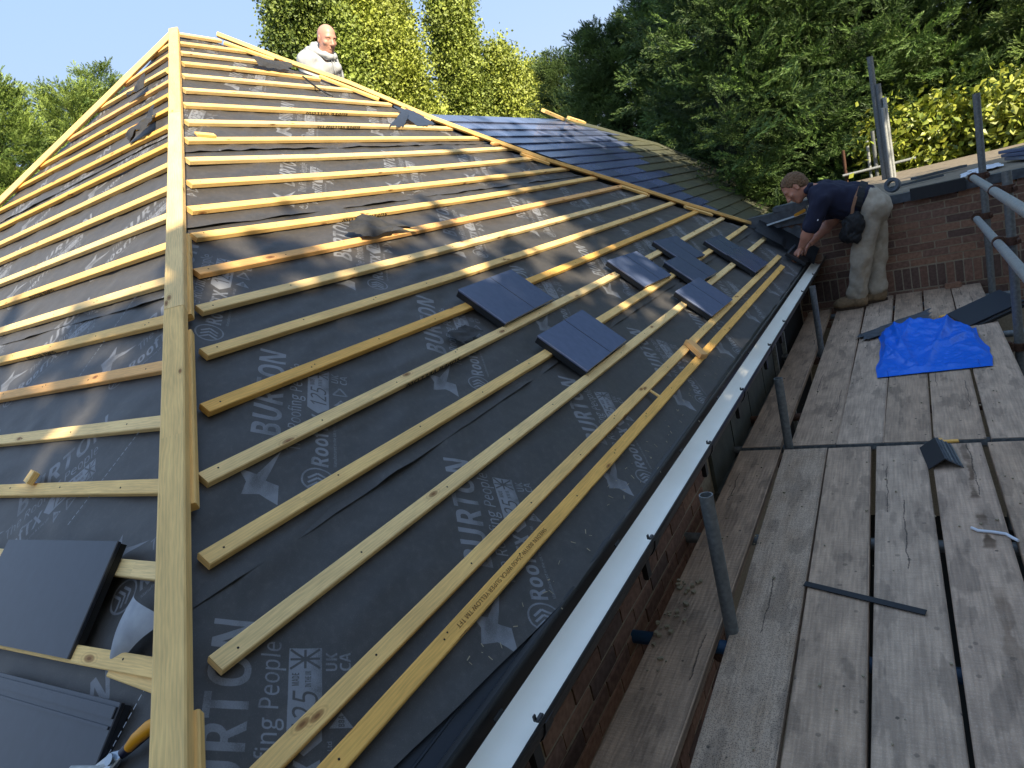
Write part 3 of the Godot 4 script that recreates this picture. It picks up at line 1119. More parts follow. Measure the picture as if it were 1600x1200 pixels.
func make_house() -> void:
	var h := thing("house", "brick house with a hipped roof stripped to black printed underlay and yellow battens", "house")
	# --- underlay, laid from the eaves up, each sheet lapping over the one below
	var e1 := func(_u): return 1.775
	var e2 := func(_u): return 2.43
	var e3 := func(_u): return 3.832
	var e4 := func(u): return 4.36 + clampf((u - 0.7) * 0.12, -0.1, 0.078)
	underlay_sheet(h, true, 3.70, e4, 50.0, Vector2(1.244, 4.416))
	underlay_sheet(h, true, 2.30, e3, 30.0, Vector2(1.327, 3.029))
	underlay_sheet(h, true, 1.65, e2, 20.0, Vector2(1.62, 2.36))
	underlay_sheet(h, true, -0.06, e1, 10.0, Vector2(1.45, 1.62))
	underlay_sheet(h, false, 3.98, func(_v): return 4.62, 90.0, Vector2(2.30, 4.40))
	underlay_sheet(h, false, 2.62, func(_v): return 4.06, 80.0, Vector2(1.72, 3.74))
	underlay_sheet(h, false, 1.36, func(_v): return 2.72, 70.0, Vector2(0.30, 2.42))
	underlay_sheet(h, false, -0.06, func(_v): return 1.45, 60.0, Vector2(0.0, 1.0))
	# dashed lap guide printed on the left slope
	for ln in [[Vector2(-1.73, 2.66), Vector2(-1.63, 3.06)], [Vector2(-2.28, 3.27), Vector2(-2.14, 3.58)], [Vector2(-2.855, 3.80), Vector2(-2.80, 4.05)]]:
		var st := new_st()
		var a: Vector2 = ln[0]
		var b: Vector2 = ln[1]
		var d := (b - a).normalized()
		var n := d.orthogonal() * 0.0014
		var q := 0.0
		while q < a.distance_to(b) - 0.014:
			var c := a + d * q
			var e := c + d * 0.012
			quad(st, L3(c.x - n.x, c.y - n.y, -0.012), L3(e.x - n.x, e.y - n.y, -0.012), L3(e.x + n.x, e.y + n.y, -0.012), L3(c.x + n.x, c.y + n.y, -0.012))
			q += 0.018
		part(h, "printed_lap_line", done(st), M.felt_back).set_meta("kind", "stuff")
	# --- slopes behind, and the boarding that closes the roof
	var st := new_st()
	var apex := L3(0.1, -0.05, -0.03)
	var ridge_end := R3(3.7, -0.05, -0.03)
	var far_foot := R3(8.1, 4.6, -0.03)
	var left_foot := L3(v_far(4.6), 4.6, -0.03)
	var back_foot := Vector3(left_foot.x, far_foot.y, far_foot.z)
	tri(st, ridge_end, far_foot, back_foot)
	quad(st, apex, ridge_end, back_foot, left_foot)
	part(h, "rear_underlay", done(st), M.black_cloth)
	# --- battens on the long slope: u from, u to, s at the ends and the middle (none is quite straight)
	var rb := [[3.43, 3.78, -0.016, -0.005, 0.006], [3.30, 3.92, 0.185, 0.187, 0.19], [3.17, 4.06, 0.378, 0.383, 0.39],
		[3.04, 4.18, 0.575, 0.586, 0.632], [2.88, 4.38, 0.789, 0.802, 0.818], [2.72, 4.54, 1.014, 1.028, 1.064], [2.56, 4.62, 1.226, 1.250, 1.262], [2.41, 4.82, 1.451, 1.461, 1.500],
		[2.25, 5.03, 1.659, 1.670, 1.682], [2.10, 5.22, 1.868, 1.894, 1.875], [1.95, 5.39, 2.081, 2.104, 2.068], [1.79, 5.55, 2.295, 2.304, 2.292], [1.66, 5.76, 2.490, 2.519, 2.490],
		[1.50, 6.01, 2.715, 2.717, 2.690], [1.36, 6.17, 2.912, 2.922, 2.888], [1.22, 6.43, 3.114, 3.127, 3.089], [1.06, 6.58, 3.324, 3.332, 3.300], [0.89, 6.85, 3.535, 3.538, 3.505],
		[0.74, 7.03, 3.733, 3.752, 3.722], [0.60, 6.95, 3.946, 3.961, 3.948], [0.42, 6.53, 4.163, 4.164, 4.176], [0.20, 6.22, 4.250, 4.253, 4.259]]
	var tone_r := [0, 3, 0, 3, 0, 0, 3, 0, 3, 0, 3, 1, 1, 2, 0, 3, 4, 0, 3, 0, 1, 4]
	for i in rb.size():
		var b: Array = rb[i]
		var w := 0.042
		var pts := []
		for k in 5:
			var t := k / 4.0
			var s: float = b[2] * (1 - t) * (1 - 2 * t) + b[3] * 4 * t * (1 - t) + b[4] * t * (2 * t - 1)
			pts.append(R3(lerpf(b[0], b[1], t), s + w / 2))
		var o := batten(h, pts, R_N, w, 0.022, tone_r[i])
		# the stamp on the lower edge faces the eaves, upside down from here
		if i in [6, 7, 12, 17]:
			var u: float = {6: 3.82, 7: 3.72, 12: 2.78, 17: 2.02}[i]
			var t: float = (u - b[0]) / (b[1] - b[0])
			var s: float = b[2] * (1 - t) * (1 - 2 * t) + b[3] * 4 * t * (1 - t) + b[4] * t * (2 * t - 1)
			var len := 0.40 if i < 12 else 0.34
			lettering(o, "SUPER YELLOW" if i != 7 else "SUPER YELLOW TM", R3(u, s + w + 0.0012, -0.0025), Vector3(0, 0, 1), -R_N, len, 0.016, M.ink)
		if i == 21:
			lettering(o, "SWEDEN 8001W 25x50 WPCA SUPER YELLOW TM TFT", R3(1.50, 4.2525 + w * 0.30, 0.0012), Vector3(0, 0, 1), R_D, 0.47, 0.012, M.ink_pale, false)
	# --- battens on the short slope
	var lb := [[-0.06, 0.30, 0.072, 0.079], [0.09, 0.45, 0.275, 0.30], [0.27, 0.68, 0.525, 0.47], [0.47, 0.85, 0.745, 0.709], [0.62, 1.10, 0.947, 0.903], [0.79, 1.37, 1.150, 1.055],
		[0.95, 1.55, 1.367, 1.262], [1.11, 1.80, 1.573, 1.52], [1.28, 2.05, 1.780, 1.75], [1.45, 2.30, 1.994, 1.945], [1.64, 2.50, 2.212, 2.18], [1.81, 2.70, 2.419, 2.37], [1.97, 2.95, 2.628, 2.59],
		[2.13, 3.15, 2.831, 2.79], [2.29, 3.35, 3.035, 3.03], [2.44, 3.60, 3.243, 3.27], [2.585, 3.80, 3.443, 3.49], [2.745, 4.0, 3.656, 3.70]]
	var tone_l := [1, 2, 1, 2, 4, 4, 4, 4, 1, 1, 0, 1, 0, 1, 2, 0, 3, 0]
	for i in lb.size():
		var b: Array = lb[i]
		var pts := []
		for k in 3:
			var t := k / 2.0
			pts.append(L3(lerpf(-b[0], b[1], t), lerpf(b[2], b[3], t) + 0.021))
		pts.reverse()
		var o := batten(h, pts, L_N, 0.042, 0.022, tone_l[i])
		if i in [11, 13]:
			var v: float = -0.80 if i == 11 else -1.28
			var t: float = (v + b[0]) / (b[1] + b[0])
			lettering(o, "SUPER YELLOW", L3(v, lerpf(b[2], b[3], t) + 0.0432, -0.0025), Vector3(-1, 0, 0), -L_N, 0.25, 0.016, M.ink)
	# the lowest one runs askew, its end cut to a splay
	batten(h, [L3(-1.95, 3.90, 0.012), L3(-2.50, 3.884, 0.012), L3(-2.93, 3.868, 0.010)], L_N, 0.040, 0.022, 3)
	batten(h, [L3(-2.70, 3.886, 0.004), L3(-2.93, 3.894, 0.002)], L_N, 0.046, 0.02, 3, false)
	batten(h, [L3(-1.6, 4.262, 0.0), L3(-2.62, 4.245, 0.0)], L_N, 0.042, 0.022, 0)
	# --- hips
	var nh := (R_N + L_N).normalized()
	var hip := func(s): return R3(u_hip(s) - 0.008 * s + 0.012 * sin(s * 0.8), s, 0.022)
	var lens := [[0.02, 1.45], [1.452, 2.94], [2.942, 4.75]]
	for i in 3:
		var l: Array = lens[i]
		var pts := []
		for k in 5:
			var s: float = lerpf(l[0], l[1], k / 4.0)
			pts.append(hip.call(s) + nh * 0.012)
		var s2 := new_st()
		sweep(s2, bar(0.062, 0.036, 0.0035), frames_on(pts, nh), Vector2(i * 0.7, 0.11 * i))
		part(h, "hip_batten", done(s2), M.wood[[3, 0, 3][i]])
	for l in [[2.5, 2.62], [2.62, 2.95], [3.02, 3.6], [4.0, 4.5]]:
		var s2 := new_st()
		sweep(s2, bar(0.078, 0.026, 0.003), frames_on([hip.call(l[0]) - nh * 0.02 + R3(0.002, 0) - R3(0, 0), hip.call(l[1]) - nh * 0.02 + R3(0.004, 0) - R3(0, 0)], nh), Vector2(l[0], 0))
		part(h, "hip_underlath", done(s2), M.wood[1])
	var fp := [[-0.03, 3.80], [0.37, 4.06], [0.75, 4.41], [1.41, 4.73], [2.17, 5.33], [2.64, 5.90], [3.15, 6.43], [3.98, 7.44]]
	var nf := (R_N + Vector3(0, 0.76, -0.646)).normalized()
	for seg in [[0, 2], [2, 4], [4, 7]]:
		var pts := []
		for i in range(seg[0], seg[1] + 1):
			pts.append(R3(fp[i][1], fp[i][0], 0.030))
		var s2 := new_st()
		sweep(s2, bar(0.05, 0.03, 0.003), frames_on(pts, nf), Vector2(seg[0], 0))
		part(h, "far_hip_batten", done(s2), M.wood[[3, 3, 1][seg[0] / 2]])
	for seg in [[0.10, 0.36], [0.62, 1.02], [1.18, 1.40], [2.02, 2.22], [2.72, 2.92], [3.22, 3.44]]:
		var s2 := new_st()
		sweep(s2, bar(0.045, 0.022, 0.003), frames_on([R3(u_far(seg[0]) - 0.055, seg[0], 0.012), R3(u_far(seg[1]) - 0.055, seg[1], 0.012)], R_N), Vector2(seg[0], 0))
		part(h, "hip_offcut", done(s2), M.wood[1])
	var lp := []
	for k in 7:
		var s := -0.035 + 4.67 * k / 6.0
		lp.append(L3(0.10 + 1.06 * s, s, 0.030))
	for k in 3:
		var s2 := new_st()
		sweep(s2, bar(0.055, 0.034, 0.003), frames_on([lp[k * 2], lp[k * 2 + 1], lp[k * 2 + 2]], (L_N + Vector3(-0.5, 0.6, 0)).normalized()), Vector2(k, 0))
		part(h, "left_hip_batten", done(s2), M.wood[[0, 4, 0][k]])
	# --- eaves tray, gutter and its brackets
	var tr := new_st()
	for k in 3:
		sweep(tr, PackedVector2Array([Vector2(-0.004, 0), Vector2(0.2, 0), Vector2(0.2, -0.006), Vector2(-0.004, -0.006)]) if k == 0 else bar(0.006, 0.004, 0.001),
			frames_on([R3(-0.3, 4.42 - 0.035 * k, -0.040 + (0.004 if k > 0 else 0.0)), R3(7.15, 4.42 - 0.035 * k, -0.040 + (0.004 if k > 0 else 0.0))], R_N))
	part(h, "eaves_tray", done(tr), M.tray)
	var gc := Vector2(-0.797, 0.477)
	var outer := PackedVector2Array()
	var inner := PackedVector2Array()
	for i in 15:
		var a := PI * 1.14 + PI * 0.86 * i / 14.0
		outer.append(gc + Vector2(cos(a), sin(a)) * 0.067)
		inner.append(gc + Vector2(cos(a), sin(a)) * 0.0635)
	var lip := PackedVector2Array([Vector2(-0.7335, 0.476), Vector2(-0.737, 0.480), Vector2(-0.729, 0.484), Vector2(-0.727, 0.477)])
	var g_out := new_st()
	var g_in := new_st()
	g_out.set_smooth_group(0); g_in.set_smooth_group(0)
	for k in 24:
		var z0 := 0.35 - 7.51 * k / 24.0
		var z1 := 0.35 - 7.51 * (k + 1) / 24.0
		for i in 14:
			quad(g_out, Vector3(outer[i].x, outer[i].y, z0), Vector3(outer[i + 1].x, outer[i + 1].y, z0), Vector3(outer[i + 1].x, outer[i + 1].y, z1), Vector3(outer[i].x, outer[i].y, z1))
			quad(g_in, Vector3(inner[i].x, inner[i].y, z0), Vector3(inner[i].x, inner[i].y, z1), Vector3(inner[i + 1].x, inner[i + 1].y, z1), Vector3(inner[i + 1].x, inner[i + 1].y, z0))
	sweep(g_out, lip, [Transform3D(Basis(), Vector3(0, 0, 0.35)), Transform3D(Basis(), Vector3(0, 0, -7.16))])
	var gutter := part(h, "gutter", done(g_out), M.gutter_black)
	part(gutter, "white_lining", done(g_in), M.gutter_white)
	for z in [-0.17, -0.92, -1.66, -2.39, -3.04, -3.83, -4.40, -5.36, -6.1]:
		var b := new_st()
		var arc := []
		for i in 9:
			var a := PI * 1.1 + PI * 0.9 * i / 8.0
			arc.append(Vector3(gc.x + cos(a) * 0.0695, gc.y + sin(a) * 0.0695, z))
		sweep(b, bar(0.004, 0.036, 0.001), frames_on(arc, Vector3.BACK))
		box_st(b, Vector3(0.010, 0.006, 0.022), Vector3(-0.737, 0.488, z))
		box_st(b, Vector3(0.005, 0.014, 0.007), Vector3(-0.743, 0.493, z + 0.008))
		box_st(b, Vector3(0.018, 0.075, 0.028), Vector3(-0.775, 0.385, z))
		part(gutter, "gutter_bracket", done(b), M.gutter_black)
	var fb := box_mesh(Vector3(0.022, 0.20, 7.4))
	part(h, "fascia_board", fb, M.gutter_black, Transform3D(Basis(), Vector3(-0.885, 0.38, -3.46)))
	part(h, "soffit", box_mesh(Vector3(0.14, 0.012, 7.4)), M.gutter_black, Transform3D(Basis(), Vector3(-0.965, 0.28, -3.46)))
	# --- walls
	var core := part(h, "wall", box_mesh(Vector3(6.2, 2.7, 6.6)), M.mortar, Transform3D(Basis(), Vector3(-4.0965, -1.06, -3.75)))
	var brick_a := box_mesh(Vector3(0.030, 0.060, 0.196), 0.004)
	for row in 19:
		for k in 15:
			var z := -0.60 - 0.206 * k - (0.103 if row % 2 else 0.0)
			if z < -3.05 or row > 18:
				continue
			part(core, "brick", brick_a, M.bricks[rng.randi() % 5], Transform3D(Basis(Vector3.UP, rng.randf_range(-0.01, 0.01)), Vector3(-1.006, -1.135 + 0.0705 * row, z) - Vector3(-4.0965, -1.06, -3.75) + Vector3(rng.randf_range(-0.002, 0.002), 0, 0)))
	for q in [[-3.16, -3.62], [-3.64, -4.14], [-4.16, -4.66], [-4.68, -5.10]]:
		part(h, "wall_panel", box_mesh(Vector3(0.03, 0.75, q[0] - q[1])), M.render_panel, Transform3D(Basis(), Vector3(-0.992, -0.1, (q[0] + q[1]) / 2)))
	part(h, "panel_rail", box_mesh(Vector3(0.05, 0.05, 2.0)), M.render_panel, Transform3D(Basis(), Vector3(-0.965, -0.12, -4.13)))
	part(h, "doorway_shade_panel", box_mesh(Vector3(0.02, 2.2, 1.75)), M.dark, Transform3D(Basis(), Vector3(-0.998, -0.84, -6.03)))  # flat dark panel, coloured as the shade inside the opening
	for z in [-5.2, -5.62]:
		part(h, "door_frame", box_mesh(Vector3(0.035, 2.2, 0.03)), M.steel, Transform3D(Basis(), Vector3(-0.975, -0.86, z)))


# ---------------------------------------------------------------- the wing behind, already slated
func T3(u: float, s: float, off := 0.0) -> Vector3:
	return Vector3(-6.2078, 4.2273, 0) + R_D * s + R_N * off + Vector3(0, 0, -u)


func t_edge(s: float) -> float:
	var p := [[1.8, 10.7], [1.97, 10.95], [2.39, 12.09], [2.95, 13.18], [3.81, 13.7], [5.6, 14.0]]
	for i in p.size() - 1:
		if s <= p[i + 1][0]:
			return lerpf(p[i][1], p[i + 1][1], clampf((s - p[i][0]) / (p[i + 1][0] - p[i][0]), 0, 1))
	return 14.0


func make_tiled_wing() -> void:
	var w := thing("slated_wing", "far roof wing covered in smooth blue-grey slates beyond the bare roof", "roof")
	var st := new_st()
	var prev := []
	for k in 20:
		var s := 1.86 + 4.0 * k / 19.0
		var row := [T3(6.6, s, -0.03), T3(t_edge(s) - 0.02, s, -0.03), T3(t_edge(s) - 0.02, s, -0.03) + Vector3(0, -2.5, 0)]
		if k > 0:
			quad(st, prev[0], prev[1], row[1], row[0])
			quad(st, prev[1], prev[2], row[2], row[1])
		prev = row
	part(w, "roof_deck", done(st), M.slate_edge)
	var back := new_st()
	quad(back, T3(6.6, 1.86, -0.03), T3(10.9, 1.86, -0.03), T3(13.5, 1.86, -0.03) + Vector3(-3.2, -2.7, 0), T3(6.6, 1.86, -0.03) + Vector3(-3.2, -2.7, 0))
	part(w, "rear_slope", done(back), M.black_cloth)
	part(w, "wall", box_mesh(Vector3(4.0, 4.0, 6.6)), M.mortar, Transform3D(Basis(), Vector3(-4.1, -1.6, -10.2)))
	var tw := 0.504
	for c in 19:
		var s := 1.87 + 0.208 * c
		var hi := t_edge(s + 0.1)
		var u := 6.7 - (tw / 2 if c % 2 else 0.0)
		while u < hi - 0.03:
			var u1 := minf(u + tw - 0.004, hi)
			if u1 - u > 0.05 and u1 > 6.9:
				var tst := new_st()
				var a := T3(u, s, 0.006)
				var b := T3(u1, s, 0.006)
				var jit := rng.randf_range(-0.0015, 0.0015)
				sweep(tst, PackedVector2Array([Vector2(-0.115, 0.001 + jit), Vector2(-0.115, 0.014 + jit), Vector2(-0.112, 0.016 + jit), Vector2(0.118, -0.006 + jit), Vector2(0.118, -0.012 + jit)]), frames_on([a + R_D * 0.1, b + R_D * 0.1], R_N))
				var olive_grey := clampf((u - 9.6) / 2.2 + (s - 3.0) * 0.35 + rng.randf_range(-0.2, 0.2), 0, 1)  # olive-grey slates grow likelier to the right and downslope
				part(w, "slate", done(tst), M.olive_grey[rng.randi() % 3] if olive_grey > 0.62 else M.slate[rng.randi() % 4])
			u += tw
	for q in [[[9.95, 1.90], [10.75, 1.93]], [[10.88, 1.95], [11.35, 2.06]]]:
		var b2 := new_st()
		sweep(b2, bar(0.07, 0.05, 0.004), frames_on([T3(q[0][0], q[0][1], 0.17 if q[0][0] < 10.5 else 0.09), T3(q[1][0], q[1][1], 0.06)], R_N))
		part(w, "ridge_batten", done(b2), M.wood[3])
	var vp := []
	for k in 12:
		var s := 1.9 + 3.8 * k / 11.0
		vp.append(T3(t_edge(s), s, 0.03 + 0.006 * sin(k * 2.3)))
	var v := new_st()
	sweep(v, bar(0.16, 0.05, 0.01), frames_on(vp, R_N))
	part(w, "verge_mortar", done(v), M.olive_grey[2])


# ---------------------------------------------------------------- the flat-roofed extension that closes the scaffold
func make_extension() -> void:
	var x := thing("extension", "flat-roofed red brick extension with a dark coping at the end of the scaffold", "building")
	var zf := -7.18
	var core_at := Vector3(0.45, -0.78, zf - 2.2 + 0.004)
	var core := part(x, "wall", box_mesh(Vector3(3.7, 3.2, 4.4)), M.mortar, Transform3D(Basis(), core_at))
	var stretcher := box_mesh(Vector3(0.196, 0.0585, 0.030), 0.004)
	var soldier := box_mesh(Vector3(0.0585, 0.196, 0.030), 0.004)
	for row in 9:
		for k in 19:
			var px := -1.38 + 0.206 * k + (0.103 if row % 2 else 0.0)
			if px > 2.25:
				continue
			part(core, "brick", stretcher, M.bricks[rng.randi() % 5], Transform3D(Basis(Vector3.BACK, rng.randf_range(-0.008, 0.008)), Vector3(px, 0.268 + 0.0688 * row, zf - 0.006 + rng.randf_range(-0.002, 0.002)) - core_at))
	for k in 52:
		part(core, "brick", soldier, M.bricks[[3, 1, 4, 3, 0][rng.randi() % 5]], Transform3D(Basis(), Vector3(-1.38 + 0.0685 * k, 0.127, zf - 0.006 + rng.randf_range(-0.002, 0.002)) - core_at))
	for row in 4:
		for k in 19:
			part(core, "brick", stretcher, M.bricks[rng.randi() % 5], Transform3D(Basis(), Vector3(-1.38 + 0.206 * k + (0.103 if row % 2 else 0.0), -0.012 - 0.0688 * row, zf - 0.006) - core_at))
	part(x, "coping", box_mesh(Vector3(3.76, 0.078, 0.10), 0.006), M.lead, Transform3D(Basis(), Vector3(0.45, 0.880, zf - 0.018)))
	part(x, "roof_surface", grid_mesh(12, 12, func(a, b): return Vector3(lerpf(-1.38, 2.28, a), 0.915 + 0.01 * noise_b.get_noise_2d(a * 5, b * 5), lerpf(zf - 0.06, zf - 4.35, b)), func(a, b): return Vector2(a, b)), M.deck_felt)
	# stepped lead work at the left where it meets the slope
	part(x, "lead_upstand", box_mesh(Vector3(0.56, 0.10, 0.16), 0.006), M.lead, Transform3D(Basis(Vector3.BACK, 0.02), Vector3(-1.12, 0.945, zf - 0.03)))
	part(x, "lead_cap", box_mesh(Vector3(0.34, 0.05, 0.20), 0.008), M.lead, Transform3D(Basis(Vector3.UP, 0.06), Vector3(-0.98, 1.022, zf - 0.05)))
	part(x, "mortar_patch", grid_mesh(8, 6, func(a, b): return Vector3(lerpf(-1.25, -0.92, a) + 0.02 * noise_a.get_noise_2d(a * 4, b * 4), lerpf(0.82, 0.50, b) + 0.03 * noise_a.get_noise_2d(a * 3 + 9, b * 2), zf + 0.0125 + 0.006 * noise_a.get_noise_2d(a * 6, b * 6)), func(a, b): return Vector2(a, b)), M.lead)


# ---------------------------------------------------------------- the scaffold
func board(label: String, x0: Vector2, x1: Vector2, z0: float, z1: float, kind: int, y := 0.0) -> void:
	# x0 and x1: left and right edge at the near end (z0) and at the far end (z1)
	var a := Vector3((x0.x + x1.x) / 2, y, z0)
	var b := Vector3((x0.y + x1.y) / 2, y, z1)
	var w := ((x1.x - x0.x) + (x1.y - x0.y)) / 2
	var o := thing("scaffold_board", label, "scaffold board", "boards of the scaffold platform", a.lerp(b, 0.5))
	var pts := []
	for k in 7:
		var t := k / 6.0
		pts.append(a.lerp(b, t) - a.lerp(b, 0.5) + Vector3(0, -0.004 * sin(PI * t) + rng.randf_range(-0.001, 0.001), 0))
	var st := new_st()
	sweep(st, bar(w, 0.036, 0.003), frames_on(pts, Vector3.UP), Vector2(0, 0))
	var mesh := done(st)
	part(o, "plank", mesh, M.boards[kind])
	for e in 2:
		var s2 := new_st()
		var p: Vector3 = pts[0 if e == 0 else 6]
		box_st(s2, Vector3(w + 0.002, 0.030, 0.003), p + Vector3(0, -0.018, 0.002 if e == 0 else -0.002), 0.0006)
		part(o, "end_band", done(s2), M.steel_dark)


func coupler(parent: Node3D, at: Vector3, r := 0.032) -> void:
	var st := new_st()
	sweep(st, ring(r * 1.28, 12), [Transform3D(Basis(Vector3.RIGHT, PI / 2), at + Vector3(0, 0.026, 0)), Transform3D(Basis(Vector3.RIGHT, PI / 2), at - Vector3(0, 0.026, 0))], Vector2.ZERO, true)
	sweep(st, ring(r * 1.28, 12), [Transform3D(Basis(), at + Vector3(-r * 2.0, 0, 0.024)), Transform3D(Basis(), at + Vector3(-r * 2.0, 0, -0.024))], Vector2.ZERO, true)
	box_st(st, Vector3(0.02, 0.03, 0.06), at + Vector3(r, 0, r * 1.3), 0.003)
	sweep(st, ring(0.009, 8), [Transform3D(Basis(), at + Vector3(r * 0.9, 0.006, r)), Transform3D(Basis(), at + Vector3(r * 0.9, 0.006, r * 2.8))], Vector2.ZERO, true)
	part(parent, "coupler", done(st), M.rust)


func make_scaffold() -> void:
	# near bay: edges at z = -1.3 extended to behind the eye, far ends at z = -3.46
	var near := [[-0.885, -0.915, -0.672, -0.688, 0, "grey scaffold board nearest the brick house wall, near bay, with mortar crumbs on it"],
		[-0.624, -0.668, -0.412, -0.480, 1, "pale mortar-speckled scaffold board just right of the short upright poles, near bay"],
		[-0.402, -0.472, -0.210, -0.262, 2, "grey scaffold board under the left end of the black strip, near bay"],
		[-0.200, -0.252, 0.004, -0.034, 3, "grey scaffold board under the right end of the black strip, near bay"],
		[0.016, -0.022, 0.216, 0.186, 4, "scaffold board with a long brown water stain and the ribbed ridge piece on it"],
		[0.228, 0.200, 0.44, 0.425, 2, "scaffold board right of the brown-stained one, near bay"]]
	for b in near:
		# widen the run: the boards go on behind the photographer
		var k: float = (b[0] - b[1]) / 2.16
		var m: float = (b[2] - b[3]) / 2.16
		board(b[5], Vector2(b[0] + k * 1.75, b[1]), Vector2(b[2] + m * 1.75, b[3]), 0.45, -3.46, b[4])
	var far := [[-0.922, -0.905, -0.692, -0.735, 0, "scaffold board nearest the house in the far bay, in front of the dark doorway"],
		[-0.650, -0.672, -0.432, -0.432, 2, "scaffold board under the roofer's front boot, with the wide gap on its left"],
		[-0.424, -0.424, -0.222, -0.196, 3, "scaffold board under the roofer's rear boot and the left edge of the blue sheet"],
		[-0.212, -0.186, -0.012, 0.030, 0, "scaffold board under the middle of the blue sheet"],
		[-0.002, 0.040, 0.208, 0.248, 2, "scaffold board under the right half of the blue sheet, end against the soldier course"],
		[0.220, 0.260, 0.452, 0.470, 3, "outermost scaffold board in the far bay, under the leaning dark slab"]]
	for i in far.size():
		var b: Array = far[i]
		board(b[5], Vector2(b[0], b[1]), Vector2(b[2], b[3]), -3.505, -7.15 if i != 0 else -6.9, b[4], 0.0)
	# short uprights that poke up through the wide gap
	var up := [[-0.636, -1.91, 0.502, "short galvanised upright nearest the camera, open at the top, by the gutter"], [-0.664, -3.50, 0.385, "short galvanised upright standing where the two bays of boards meet"], [-0.682, -5.45, 0.50, "short galvanised upright farthest along the gutter, near the roofer's boots"]]
	for u in up:
		var at := Vector3(u[0], 0, u[1])
		var o := thing("scaffold_upright", u[3], "scaffold pole", "short uprights beside the gutter", at)
		part(o, "pole", pipe_mesh(Vector3(0, -2.3, 0), Vector3(0.004, u[2], -0.002), 0.0225), M.steel_dark)
		coupler(o, Vector3(0, -0.09, 0), 0.0225)
	# cross tubes under the boards
	for q in [[-1.0, -1.90, 0, "painted blue cross tube under the boards beside the nearest upright"], [-0.99, -3.62, 1, "dark cross tube end sticking out towards the house wall where the bays meet"], [-1.0, -4.12, 2, "rusty tan cross tube end under the far bay, touching the wall panels"], [-1.0, -2.62, 1, "cross tube under the near bay, seen through the gap behind the nearest upright"], [-1.02, -0.88, 1, "cross tube under the boards at the bottom edge, below the brick wall"], [-0.99, -5.55, 1, "cross tube under the far bay near the third upright"], [-0.95, -6.85, 1, "cross tube under the far ends of the boards at the brick extension"]]:
		var at := Vector3(q[0], -0.064, q[1])
		single("cross_tube", q[3], "scaffold tube", tube_mesh([Vector3.ZERO, Vector3(1.62, 0, 0)], 0.0235), [M.blue_paint, M.steel_dark, M.rust][q[2]], Transform3D(Basis(), at), "cross tubes under the boards")
	single("ledger_tube", "long tube under the boards nearest the house wall", "scaffold tube", tube_mesh([Vector3(0, 0, 0.6), Vector3(0, 0, -7.0)], 0.0235), M.steel_dark, Transform3D(Basis(), Vector3(-0.80, -0.112, 0)))
	single("ledger_tube", "long tube under the outer edge of the boards, right side", "scaffold tube", tube_mesh([Vector3(0, 0, 0.6), Vector3(0, 0, -7.0)], 0.0235), M.steel_dark, Transform3D(Basis(), Vector3(0.34, -0.112, 0)))
	# right-hand standards and the two guard rails
	var s1 := thing("scaffold_standard", "tall grey scaffold standard at the far right corner of the platform", "scaffold pole", "tall standards at the right", Vector3(0.535, 0, -6.85))
	part(s1, "pole", pipe_mesh(Vector3(0, -2.3, 0), Vector3(0, 1.60, 0), 0.027), M.steel_dark)
	coupler(s1, Vector3(0, 0.95, 0)); coupler(s1, Vector3(0, 0.62, 0)); coupler(s1, Vector3(0, -0.09, 0))
	var s2 := thing("scaffold_standard", "shorter grey scaffold standard in front of the tall one, right edge", "scaffold pole", "tall standards at the right", Vector3(0.535, 0, -5.30))
	part(s2, "pole", pipe_mesh(Vector3(0, -2.3, 0), Vector3(0, 1.06, 0), 0.027), M.steel_dark)
	coupler(s2, Vector3(0, 0.95, 0)); coupler(s2, Vector3(0, 0.62, 0)); coupler(s2, Vector3(0, -0.09, 0))
	single("guard_rail", "upper pale guard rail tube running past the two standards", "scaffold tube", pipe_mesh(Vector3(0, 0, 0), Vector3(0, 0.0, 6.2), 0.027), M.steel, Transform3D(Basis(), Vector3(0.462, 0.955, -6.72)), "guard rails")
	single("guard_rail", "lower pale guard rail tube running past the two standards", "scaffold tube", pipe_mesh(Vector3(0, 0, 0), Vector3(0, 0.0, 6.2), 0.027), M.steel, Transform3D(Basis(), Vector3(0.462, 0.620, -6.72)), "guard rails")


